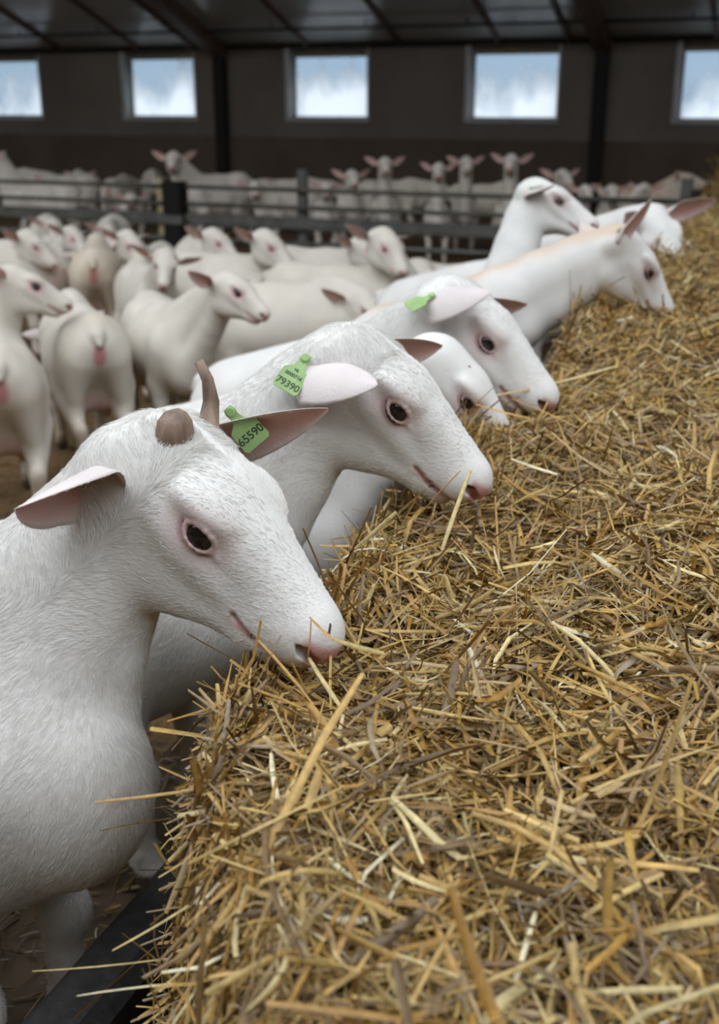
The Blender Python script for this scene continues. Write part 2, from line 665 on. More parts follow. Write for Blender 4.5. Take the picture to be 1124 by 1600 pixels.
def cone(p0, p1, r0, r1, k=0.03, cut=False, flat=None):
    """tapered rounded limb; flat = (axis, factor): thinner along that direction"""
    p0, p1 = np.asarray(p0, float), np.asarray(p1, float)
    if flat is None:
        B = np.eye(3)
        g = np.ones(3)
    else:
        ax = unit(flat[0])
        B = np.eye(3) + (1 / flat[1] - 1) * np.outer(ax, ax)      # stretch so that the thin way measures longer
        g = None
    q0, q1 = B @ p0, B @ p1
    ba = q1 - q0
    L2 = float(ba @ ba) + 1e-12
    r = max(r0, r1)

    def f(X, Y, Z):
        P = [B[a, 0] * X + B[a, 1] * Y + B[a, 2] * Z - q0[a] for a in range(3)]
        t = np.clip((P[0] * ba[0] + P[1] * ba[1] + P[2] * ba[2]) / L2, 0, 1)
        d = np.sqrt((P[0] - t * ba[0]) ** 2 + (P[1] - t * ba[1]) ** 2 + (P[2] - t * ba[2]) ** 2) - (r0 + (r1 - r0) * t)
        return d if flat is None else d * (0.5 + 0.5 * flat[1])
    return dict(lo=np.minimum(p0, p1) - r, hi=np.maximum(p0, p1) + r, f=f, k=k, cut=cut)


def ell(c, rad, R=None, k=0.03, cut=False):
    c = np.asarray(c, float)
    rad = np.asarray(rad, float)
    R = np.eye(3) if R is None else np.asarray(R)               # columns: the ellipsoid's axes
    ext = np.sqrt(((R * rad) ** 2).sum(1))

    def f(X, Y, Z):
        x, y, z = X - c[0], Y - c[1], Z - c[2]
        u = [R[0, a] * x + R[1, a] * y + R[2, a] * z for a in range(3)]
        k0 = np.sqrt(sum((u[a] / rad[a]) ** 2 for a in range(3)))
        k1 = np.sqrt(sum((u[a] / rad[a] ** 2) ** 2 for a in range(3))) + 1e-6
        return k0 * (k0 - 1) / k1
    return dict(lo=c - ext, hi=c + ext, f=f, k=k, cut=cut)


EYE = np.array([0.118, 0.0435, -0.045])


def head_prims(P, R, s, detail):
    """P: top of the head between the ears; R columns: towards the nose, to the left ear, up from the forehead"""
    def w(x, y, z):
        return P + R @ (np.array([x, y, z]) * s)
    a, l, u = R[:, 0], R[:, 1], R[:, 2]
    o = []
    k = 0.03 * s

    def E(c, r, tilt=0.0, yaw=0.0, k=k, cut=False):
        ct, st = math.cos(tilt), math.sin(tilt)
        cy, sy = math.cos(yaw), math.sin(yaw)
        Q = np.array([[cy, -sy, 0], [sy, cy, 0], [0, 0, 1]]) @ np.array([[ct, 0, st], [0, 1, 0], [-st, 0, ct]])
        o.append(ell(w(*c), np.array(r) * s, R @ Q, k, cut))

    def C(p, q, r0, r1, k=k, cut=False, flat=None):
        o.append(cone(w(*p), w(*q), r0 * s, r1 * s, k, cut, flat))
    # skull, forehead, long straight nose
    E((0.040, 0, -0.070), (0.072, 0.058, 0.062))
    E((0.032, 0, -0.034), (0.045, 0.040, 0.026))
    E((0.100, 0, -0.040), (0.064, 0.053, 0.040), tilt=0.12)
    C((0.115, 0, -0.074), (0.232, 0, -0.070), 0.053, 0.031, flat=(l, 0.86))
    C((0.10, 0, -0.032), (0.246, 0, -0.050), 0.031, 0.020)
    C((0.165, 0, -0.044), (0.256, 0, -0.054), 0.024, 0.018)
    # cheeks and jaw
    for sd in (1, -1):
        E((0.080, 0.030 * sd, -0.108), (0.068, 0.026, 0.058), tilt=0.42, yaw=-0.10 * sd)
        C((0.052, 0.026 * sd, -0.146), (0.200, 0.011 * sd, -0.105), 0.027, 0.017)
        E((0.106, 0.047 * sd, -0.023), (0.032, 0.016, 0.012), yaw=-0.25 * sd, k=0.02 * s)   # brow
        E((0.125, 0.039 * sd, -0.076), (0.055, 0.013, 0.012), tilt=0.16, yaw=-0.24 * sd, k=0.02 * s)  # cheekbone
        E((-0.014, 0.044 * sd, -0.076), (0.026, 0.024, 0.030))                               # ear root
        E((0.228, 0.016 * sd, -0.073), (0.034, 0.016, 0.020), tilt=0.15, k=0.02 * s)          # upper lip
    # nose pad, chin
    E((0.252, 0, -0.063), (0.026, 0.025, 0.026), k=0.02 * s)
    E((0.262, 0, -0.057), (0.016, 0.021, 0.016), k=0.014 * s)
    E((0.217, 0, -0.110), (0.034, 0.019, 0.015), tilt=-0.02, k=0.016 * s)
    if detail > 0:
        for sd in (1, -1):
            # eye opening with thin lids
            e = EYE * (1, sd, 1)
            out = unit((0.40, sd, 0.16))
            fr = np.array((1, -0.40 * sd, -0.20))
            fr = unit(fr - out * (fr @ out))
            upv = np.cross(fr, out)
            upv = upv if upv[2] > 0 else -upv
            Q = np.stack([fr, out, upv], 1)
            o.append(ell(w(*(e + out * 0.012)), np.array((0.0200, 0.018, 0.0125)) * s, R @ Q, 0.006 * s, True))
            if detail > 1:
                def lid(sign, hgt, rr):
                    pr = None
                    for th in np.linspace(0, math.pi, 11):
                        q = e + 0.0206 * unit(out + fr * 1.75 * math.cos(th) + upv * sign * hgt * math.sin(th) ** 0.9)
                        if pr is not None:
                            C(pr, q, rr, rr, k=0.0035 * s)
                        pr = q
                lid(1, 0.66, 0.0023)
                lid(-1, 0.66, 0.0017)
                C(e + 0.0205 * unit(out * 0.9 + fr * 1.4), e + 0.030 * unit(out * 0.45 + fr * 1.2 - upv * 0.2), 0.0022, 0.0010, k=0.006 * s)
            # nostril: a comma-shaped slit
            ns = [(0.276, 0.0075, -0.071), (0.273, 0.0155, -0.065), (0.265, 0.0235, -0.061), (0.255, 0.0275, -0.058)]
            for (p_, q_), (ra, rb) in zip(zip(ns[:-1], ns[1:]), ((.003, .0055), (.0055, .0062), (.0062, .003))):
                C((p_[0], p_[1] * sd, p_[2]), (q_[0], q_[1] * sd, q_[2]), ra, rb, k=0.005 * s, cut=True)
            # mouth line
            pts = [(0.266, 0.008, -0.0950), (0.246, 0.020, -0.0960), (0.218, 0.026, -0.0950), (0.190, 0.031, -0.091)]
            for p_, q_ in zip(pts[:-1], pts[1:]):
                C((p_[0], p_[1] * sd, p_[2]), (q_[0], q_[1] * sd, q_[2]), 0.0042, 0.0034, k=0.006 * s, cut=True)
        # lip fold under the nose pad
        C((0.279, 0, -0.071), (0.272, 0, -0.089), 0.0022, 0.0022, k=0.006 * s, cut=True)
    return o


def ear_shell(P, R, s, side, d, opening, length=0.165, width=0.040, fold=2.3, bend=(0, 0, 0), flare=1.0, nu=16, nv=11, base=(-0.020, 0.048, -0.084)):
    """a cupped leaf with thickness; d and opening are given in the head's own directions"""
    d = unit(d)
    opening = np.asarray(opening, float)
    opening = unit(opening - d * (opening @ d))
    sdv = np.cross(d, opening)
    base = np.array(base) * (1, side, 1)
    bend = np.asarray(bend, float)
    vo, vi, uu = [], [], []
    for u in np.linspace(0, 1, nu):
        ph = (fold * (1 - min(u / 0.38, 1.0)) ** 1.3 + 0.92 * flare * (1 - 0.35 * u))
        if u < 0.34:
            wd = width * (0.66 + 0.34 * math.sin(u / 0.34 * math.pi / 2))
        else:
            wd = width * max(1 - ((u - 0.34) / 0.665) ** 1.8, 0.0) ** 0.80
        wd = max(wd, 0.002)
        rho = wd / ph
        c = base + d * length * u + bend * length * u * u
        for v in np.linspace(-1, 1, nv):
            an = v * ph
            p = c + rho * (math.sin(an) * sdv + (1 - math.cos(an)) * opening)
            inn = -math.sin(an) * sdv + math.cos(an) * opening
            th = 0.0030 * (1 - 0.55 * abs(v)) * (1 - 0.5 * u)
            vo.append(p - inn * th * 0.5)
            vi.append(p + inn * th * 0.5)
            uu.append(u)
    n = nu * nv
    f = []
    for i in range(nu - 1):
        for j in range(nv - 1):
            a, b, c_, e = i * nv + j, i * nv + j + 1, (i + 1) * nv + j + 1, (i + 1) * nv + j
            f.append((a, e, c_, b))
            f.append((n + a, n + b, n + c_, n + e))
    for i in range(nu - 1):
        for j in (0, nv - 1):
            a, e = i * nv + j, (i + 1) * nv + j
            q = (a, n + a, n + e, e)
            f.append(q if j == 0 else q[::-1])
    for j in range(nv - 1):
        a, b = (nu - 1) * nv + j, (nu - 1) * nv + j + 1
        f.append((a, n + a, n + b, b))
    L = np.array(vo + vi) * s
    V = P + L @ R.T
    inner = np.r_[np.zeros(n), np.ones(n)]
    uu = np.r_[uu, uu]
    vv = np.tile(np.linspace(-1, 1, nv), nu * 2)
    return V, np.array(f), inner, uu, vv


def bez(p, q, r, t):
    return (1 - t) ** 2 * p + 2 * t * (1 - t) * q + t * t * r


def body_prims(P, R, hs, bs, sp):
    """torso, neck and legs in the goat's own frame (x forward, z up, ground at 0)"""
    o = []
    A = np.array
    g = sp.get('girth', 1.0)

    def S(x, y, z):
        return A([x, y, z]) * bs
    k = 0.07 * bs
    dz = sp.get('crouch', 0.0)
    lift = sp.get('lift', 0.0) / bs

    def Z(x):
        return lift * min(max((x + 0.36) / 0.56, 0.0), 1.25)

    def E(c, r, k=k, R_=None):
        c = A(c, float) + (0, 0, -dz + Z(c[0]))
        o.append(ell(c * bs, A(r) * bs, R_, k))

    def C(p, q, r0, r1, k=k, flat=None):
        p, q = A(p, float) + (0, 0, Z(p[0])), A(q, float) + (0, 0, Z(q[0]))
        o.append(cone(A(p, float) * bs, A(q, float) * bs, r0 * bs, r1 * bs, k, flat=flat))
    E((0.17, 0, 0.575), (0.21, 0.135 * g, 0.205))
    E((-0.08, 0, 0.555), (0.33, 0.185 * g, 0.205))
    E((-0.18, 0, 0.52), (0.22, 0.19 * g, 0.17))
    E((-0.36, 0, 0.635), (0.17, 0.130, 0.145))
    C((0.20, 0, 0.735 - dz), (-0.10, 0, 0.715 - dz), 0.050, 0.040, flat=(A([0, 1, 0]), 0.8))
    C((-0.10, 0, 0.715 - dz), (-0.42, 0, 0.725 - dz), 0.040, 0.045)
    E((0.33, 0, 0.52), (0.085, 0.085, 0.12))
    for sd in (1, -1):
        E((-0.32, 0.085 * sd, 0.70), (0.055, 0.030, 0.030))           # hip bones
        E((-0.46, 0.055 * sd, 0.655), (0.035, 0.028, 0.035))          # pin bones
    # tail
    tl = sp.get('tail', -0.1)
    C((-0.46, 0, 0.715 - dz), (-0.515, 0, 0.715 + 0.06 * tl - dz), 0.032, 0.024, k=0.03 * bs)
    C((-0.515, 0, 0.715 + 0.06 * tl - dz), (-0.55, 0, 0.69 + 0.14 * tl - dz), 0.024, 0.013, k=0.02 * bs)
    if sp.get('udder', True):
        for sd in (1, -1):
            E((-0.27, 0.045 * sd, 0.40), (0.085, 0.065, 0.095), k=0.05 * bs)
            C((-0.25, 0.06 * sd, 0.33 - dz), (-0.245, 0.065 * sd, 0.275 - dz), 0.024, 0.014, k=0.02 * bs)
    # legs
    legs = sp.get('legs', (0, 0, 0, 0))
    for i, sd in enumerate((1, -1)):
        m = legs[i]
        sh = A([0.20, 0.095 * sd, 0.60 - dz])
        el = A([0.155 + 0.3 * m, 0.115 * sd, 0.43 - dz * 0.7])
        kn = A([0.20 + 0.8 * m, 0.105 * sd, 0.245])
        ft = A([0.195 + 1.2 * m, 0.100 * sd, 0.085])
        ho = A([0.215 + 1.25 * m, 0.100 * sd, 0.030])
        C(sh, el, 0.085, 0.062, k=0.05 * bs, flat=(A([0, 1, 0]), 0.75))
        C(el, kn, 0.052, 0.033, k=0.03 * bs)
        C(kn, ft, 0.030, 0.024, k=0.02 * bs)
        E(kn + (0.004, 0, dz), (0.034, 0.032, 0.042), k=0.02 * bs)
        C(ft, ho, 0.026, 0.029, k=0.02 * bs)
        C(ho, ho + (0.012, 0, -0.012), 0.030, 0.024, k=0.01 * bs)
    for i, sd in enumerate((1, -1)):
        m = legs[2 + i]
        hp = A([-0.36, 0.085 * sd, 0.60 - dz])
        st = A([-0.275 + 0.3 * m, 0.125 * sd, 0.42 - dz * 0.6])
        hk = A([-0.46 + 0.9 * m, 0.105 * sd, 0.265])
        ft = A([-0.43 + 1.2 * m, 0.100 * sd, 0.085])
        ho = A([-0.405 + 1.25 * m, 0.100 * sd, 0.030])
        C(hp, st, 0.112, 0.078, k=0.05 * bs, flat=(A([0, 1, 0]), 0.72))
        C(A([-0.42, 0.08 * sd, 0.58 - dz]), (st + hk) / 2 + (-0.02, 0, 0.02), 0.085, 0.05, k=0.05 * bs, flat=(A([0, 1, 0]), 0.72))
        C(st, hk, 0.066, 0.032, k=0.04 * bs)
        C(hk + (-0.012, 0, 0.02), ft, 0.031, 0.025, k=0.02 * bs)
        C(ft, ho, 0.027, 0.029, k=0.02 * bs)
        C(ho, ho + (0.012, 0, -0.012), 0.030, 0.024, k=0.01 * bs)
    # neck: crest, core and throat run along curves from the shoulders to the head
    a, l, u = R[:, 0], R[:, 1], R[:, 2]
    c0, c2 = S(0.16, 0, 0.735 - dz + Z(0.16)), P - u * 0.064 * hs + a * 0.002 * hs
    m0, m2 = S(0.24, 0, 0.625 - dz + Z(0.24)), P - u * 0.078 * hs + a * 0.012 * hs
    t0, t2 = S(0.33, 0, 0.50 - dz + Z(0.33)), P - u * 0.122 * hs + a * 0.042 * hs
    nb = A(sp.get('neck_bend', (0, 0, 0)), float)
    c1 = (c0 + c2) / 2 + nb
    m1 = (m0 + m2) / 2 + nb
    t1 = (t0 + t2) / 2 + nb + A(sp.get('throat_bend', (0, 0, 0)), float)
    nt = sp.get('neck', 1.0)
    N = 6
    for i in range(N):
        s0, s1 = i / N, (i + 1) / N

        def rr(a0, a1, s_, pw=1.0):
            return (a0 + (a1 - a0) * s_ ** pw) * nt
        lat = A([0, 1, 0]) * 0.5 + l * 0.5
        o.append(cone(bez(c0, c1, c2, s0), bez(c0, c1, c2, s1), rr(0.070 * bs, 0.044 * hs, s0, .8), rr(0.070 * bs, 0.044 * hs, s1, .8), 0.05 * bs, flat=(lat, 0.8)))
        o.append(cone(bez(m0, m1, m2, s0), bez(m0, m1, m2, s1), sp.get('core', 1) * rr(0.105 * bs, 0.056 * hs, s0, .6), sp.get('core', 1) * rr(0.105 * bs, 0.056 * hs, s1, .6), 0.05 * bs, flat=(lat, 0.82)))
        o.append(cone(bez(t0, t1, t2, s0), bez(t0, t1, t2, s1), rr(0.075 * bs, 0.036 * hs, s0, .6), rr(0.075 * bs, 0.036 * hs, s1, .6), sp.get('throat_k', 0.04) * bs))
    for q in sp.get('extra', []):
        o.append(q)
    return o


WHITE = np.array([0.78, 0.765, 0.735])
PINK = np.array([0.62, 0.36, 0.34])
TAN = np.array([0.56, 0.36, 0.21])
HOOF = np.array([0.13, 0.10, 0.07])


def sstep(x, a, b):
    t = np.clip((x - a) / (b - a), 0, 1)
    return t * t * (3 - 2 * t)


def vnoise(p, f, seed=0):
    r = np.random.default_rng(seed)
    s = 0
    for i in range(6):
        w = r.normal(size=3) * f
        s = s + np.sin(p @ w + r.uniform(0, 6.28))
    return s / 6


def mix(c, col, w):
    return c * (1 - w[:, None]) + np.asarray(col) * w[:, None]


def up_facing(V, F):
    cr = np.cross(V[F[:, 2]] - V[F[:, 0]], V[F[:, 3]] - V[F[:, 1]])
    n = np.zeros((len(V), 3))
    for i in range(4):
        for ax in range(3):
            n[:, ax] += np.bincount(F[:, i], weights=cr[:, ax], minlength=len(V))
    return n[:, 2] / (np.linalg.norm(n, axis=1) + 1e-12)


def goat_tint(V, F, P, R, hs, bs, sp, seed):
    c = np.tile(WHITE * np.asarray(sp.get('white', 1.0)), (len(V), 1))
    H = (V - P) @ R / hs
    B = V / bs
    tan = sp.get('tan', 0.0)
    nz = vnoise(V, 9, seed)
    if tan > 0:        # warm stripe along the top line of neck and back
        w = sstep(up_facing(V, F) + 0.15 * nz, 0.50, 0.95) * sstep(H[:, 0] * -1, -0.09, 0.02) * sstep(B[:, 0], sp.get('tan_from', -0.6), sp.get('tan_from', -0.6) + 0.3) * tan
        c = mix(c, TAN, np.clip(w + sp.get('tan_all', 0.0), 0, 1))
    # yellowed, dirty lower legs and rump
    dirt = sp.get('dirt', 0.5)
    lw = sstep(-B[:, 2], -0.42, -0.10) * (0.55 + 0.45 * nz) * dirt * (np.abs(H).max(1) > 0.3)
    c = mix(c, (0.50, 0.37, 0.24), np.clip(lw, 0, 0.8))
    rw = sstep(-B[:, 0], 0.30, 0.48) * sstep(nz, -0.3, 0.6) * 0.35 * dirt
    c = mix(c, (0.60, 0.48, 0.34), rw)
    bw = sstep(nz, 0.1, 0.8) * 0.18 * dirt * (B[:, 0] < 0.3)
    c = mix(c, (0.62, 0.50, 0.36), bw)
    gz = B[:, 2] - np.where(B[:, 0] > -0.05, sp.get('lift', 0.0) / bs, 0)
    ho = sstep(-gz, -0.060, -0.045)
    c = mix(c, HOOF, ho)
    # bare pink skin under the tail and on the udder
    if sp.get('rear', 1):
        dd = np.sqrt(((B - (-0.505, 0, 0.625)) / (0.05, 0.035, 0.06)) ** 2 @ np.ones(3))
        c = mix(c, (0.52, 0.20, 0.20), sstep(-dd, -1.25, -0.6) * 0.9)
    ud = np.sqrt((((B - (-0.27, 0, 0.36)) / (0.13, 0.14, 0.12)) ** 2) @ np.ones(3))
    c = mix(c, (0.66, 0.42, 0.38), sstep(-ud, -1.2, -0.7) * 0.6 * (1 if sp.get('udder', True) else 0))
    # head: pink nose pad and lips, thin-haired pink skin round the eyes
    near = (np.abs(H).max(1) < 0.32)
    x, y, z = H.T
    ay = np.abs(y)
    nose = sstep(x + 0.45 * (z + 0.065) - 0.25 * ay, 0.257, 0.267) * sstep(-z, 0.041, 0.051)
    lips = sstep(-np.abs(z + 0.0945), -0.009, -0.003) * sstep(x, 0.18, 0.200)
    chin = sstep(x, 0.220, 0.245) * sstep(-z, 0.095, 0.105)
    c = mix(c, (0.58, 0.29, 0.26), np.clip(nose * 0.95 + lips * 0.75 + chin * 0.35, 0, 0.95) * near)
    nsd = np.sqrt((((np.stack([x, ay, z], 1) - (0.264, 0.0215, -0.058)) / (0.013, 0.010, 0.0075)) ** 2) @ np.ones(3))
    c = mix(c, (0.12, 0.04, 0.04), sstep(-nsd, -1.1, -0.7) * near)
    eye = np.sqrt((((np.stack([x, ay, z], 1) - EYE) / (0.042, 0.06, 0.032)) ** 2) @ np.ones(3))
    pinkeye = sp.get('pinkeye', 0.50)
    c = mix(c, (0.66, 0.46, 0.45), sstep(-eye, -1.35, -0.55) * pinkeye * near)
    eye2 = np.sqrt((((np.stack([x, ay, z], 1) - EYE) / (0.024, 0.05, 0.018)) ** 2) @ np.ones(3))
    c = mix(c, (0.42, 0.22, 0.21), sstep(-eye2, -1.12, -0.88) * near * 0.6)
    return np.clip(c, 0, 1)


def ear_tint(inner, uu, vv, sp):
    c = np.tile(WHITE * np.asarray(sp.get('white', 1.0)) * 0.94, (len(inner), 1))
    pi_ = sp.get('ear_pink', 1.0)
    w = inner * (1 - 0.75 * np.abs(vv) ** 3) * 0.9 * pi_
    c = mix(c, sp.get('ear_col', (0.66, 0.37, 0.33)), w)
    c = mix(c, (0.72, 0.57, 0.57), (1 - inner) * (0.22 + 0.20 * sstep(uu, 0.1, 0.5)))
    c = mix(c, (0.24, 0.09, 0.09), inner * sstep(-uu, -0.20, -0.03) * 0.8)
    if sp.get('tan', 0) > 0:
        c = mix(c, TAN, 0.35 * (1 - inner) * sp['tan'])
    return c


def make_tag(parent, P, R, hs, origin, xdir, ydir, lines, size=1.0, name='ear_tag'):
    """soft plastic flag hanging from a button; origin and directions in the head's own frame (x: across, y: from button to flag)"""
    xd = unit(xdir)
    yd = np.asarray(ydir, float)
    yd = unit(yd - xd * (yd @ xd))
    zd = np.cross(xd, yd)
    prof = [(-0.0055, 0.006), (-0.0075, 0.0), (-0.0065, -0.008), (-0.0085, -0.016), (-0.019, -0.024), (-0.020, -0.052), (-0.017, -0.056)]
    prof = prof + [(-x, y) for x, y in prof[::-1]]
    pts = []
    for zz in (-0.0009, 0.0009):
        for x, y in prof:
            curl = 0.0
            pts.append(np.array([x, y, zz + curl]))
    n = len(prof)
    faces = [tuple(range(n))[::-1], tuple(range(n, 2 * n))] + [(i, (i + 1) % n, n + (i + 1) % n, n + i) for i in range(n)]
    F3 = np.stack([xd, -yd, np.cross(xd, -yd)], 1)
    tr = lambda q: P + R @ ((np.asarray(origin) + F3 @ (np.asarray(q) * size)) * hs)
    # button
    nb = 12
    b0 = len(pts)
    for zz, rr in ((-0.0012, 0.0068), (0.0032, 0.0066), (0.0042, 0.0048)):
        for i in range(nb):
            an = 2 * math.pi * i / nb
            pts.append(np.array([rr * math.cos(an), rr * math.sin(an), zz]))
    for lv in range(2):
        for i in range(nb):
            j = (i + 1) % nb
            faces.append((b0 + lv * nb + i, b0 + lv * nb + j, b0 + (lv + 1) * nb + j, b0 + (lv + 1) * nb + i))
    faces.append(tuple(b0 + 2 * nb + i for i in range(nb)))
    t = mesh_obj(name, [tr(p) for p in pts], faces, M['tag'], parent, smooth=False)
    for txt, (tx, ty), sz in lines:
        cu = bpy.data.curves.new('tag_number', 'FONT')
        cu.body = txt
        cu.size = sz * size * hs
        cu.align_x = 'CENTER'
        cu.align_y = 'CENTER'
        cu.offset = 0.0002
        cu.extrude = 0.0001
        tmp = bpy.data.objects.new('tag_number', cu)
        me = bpy.data.meshes.new_from_object(tmp)
        bpy.data.objects.remove(tmp)
        bpy.data.curves.remove(cu)
        me.materials.clear()
        me.materials.append(M['ink'])
        ob = bpy.data.objects.new('tag_number', me)
        link(ob, t)
        W = R @ F3
        from mathutils import Matrix
        m = Matrix.Identity(4)
        for i in range(3):
            for j in range(3):
                m[i][j] = W[i, j]
            m[i][3] = tr((tx, ty, 0.0012))[i]
        ob.matrix_local = m
    return t


def grow_hair(name, V, F, tint, lens, flow, count, parent, rad, seed, dens, lift=0.35, npts=4):
    """short hairs standing on the skin, combed along flow"""
    rng = np.random.default_rng(seed)
    T = np.concatenate([F[:, [0, 1, 2]], F[:, [0, 2, 3]]])
    a, b, c = V[T[:, 0]], V[T[:, 1]], V[T[:, 2]]
    cr = np.cross(b - a, c - a)
    ar = np.linalg.norm(cr, axis=1) * 0.5
    wt = ar * np.clip(lens[T].mean(1), 0, None) ** 0.3
    wt *= dens[T[:, 0]]
    wt[lens[T].min(1) <= 0] = 0
    pk = rng.choice(len(T), count, p=wt / wt.sum())
    r1, r2 = rng.random(count), rng.random(count)
    s = np.sqrt(r1)
    w0, w1, w2 = 1 - s, s * (1 - r2), s * r2
    t = T[pk]
    root = V[t[:, 0]] * w0[:, None] + V[t[:, 1]] * w1[:, None] + V[t[:, 2]] * w2[:, None]
    # smooth normals
    vn = np.zeros_like(V)
    for i in range(3):
        for ax in range(3):
            vn[:, ax] += np.bincount(T[:, i], weights=cr[:, ax], minlength=len(V))
    vn /= np.linalg.norm(vn, axis=1, keepdims=True) + 1e-12
    n = vn[t[:, 0]] * w0[:, None] + vn[t[:, 1]] * w1[:, None] + vn[t[:, 2]] * w2[:, None]
    n /= np.linalg.norm(n, axis=1, keepdims=True)
    fl = flow[t[:, 0]]
    fl = fl - n * (fl * n).sum(1, keepdims=True)
    fl /= np.linalg.norm(fl, axis=1, keepdims=True) + 1e-9
    # clumps and strays
    jit = np.stack([vnoise(root, 90, seed + i) for i in range(3)], 1) * 0.38 + rng.normal(size=(count, 3)) * 0.16
    d = fl + jit
    d -= n * (d * n).sum(1, keepdims=True)
    d /= np.linalg.norm(d, axis=1, keepdims=True) + 1e-9
    L = lens[t[:, 0]] * rng.uniform(0.6, 1.25, count)
    lf = lift * rng.uniform(0.5, 1.5, count)
    P = np.zeros((count, npts, 3))
    for i in range(npts):
        q = i / (npts - 1)
        P[:, i] = root + L[:, None] * (d * q + n * (lf * (q - 0.55 * q * q))[:, None]) - n * 0.0008
    cu = bpy.data.hair_curves.new(name)
    cu.add_curves([npts] * count)
    cu.attributes['position'].data.foreach_set('vector', P.astype(np.float32).ravel())
    ra = cu.attributes.get('radius') or cu.attributes.new('radius', 'FLOAT', 'POINT')
    prof = np.array([1.0, 0.85, 0.6, 0.15])[:npts] if npts == 4 else np.linspace(1, 0.15, npts)
    ra.data.foreach_set('value', np.tile(prof * rad, count).astype(np.float32))
    ta = cu.attributes.new('tint', 'FLOAT_COLOR', 'CURVE')
    tc = np.ones((count, 4), dtype=np.float32)
    tc[:, :3] = np.clip(tint[t[:, 0]] * rng.uniform(0.90, 1.14, (count, 1)), 0, 1)
    ta.data.foreach_set('color', tc.ravel())
    cu.materials.append(M['hair'])
    ob = bpy.data.objects.new(name, cu)
    return link(ob, parent)


SKIN_CACHE = {}


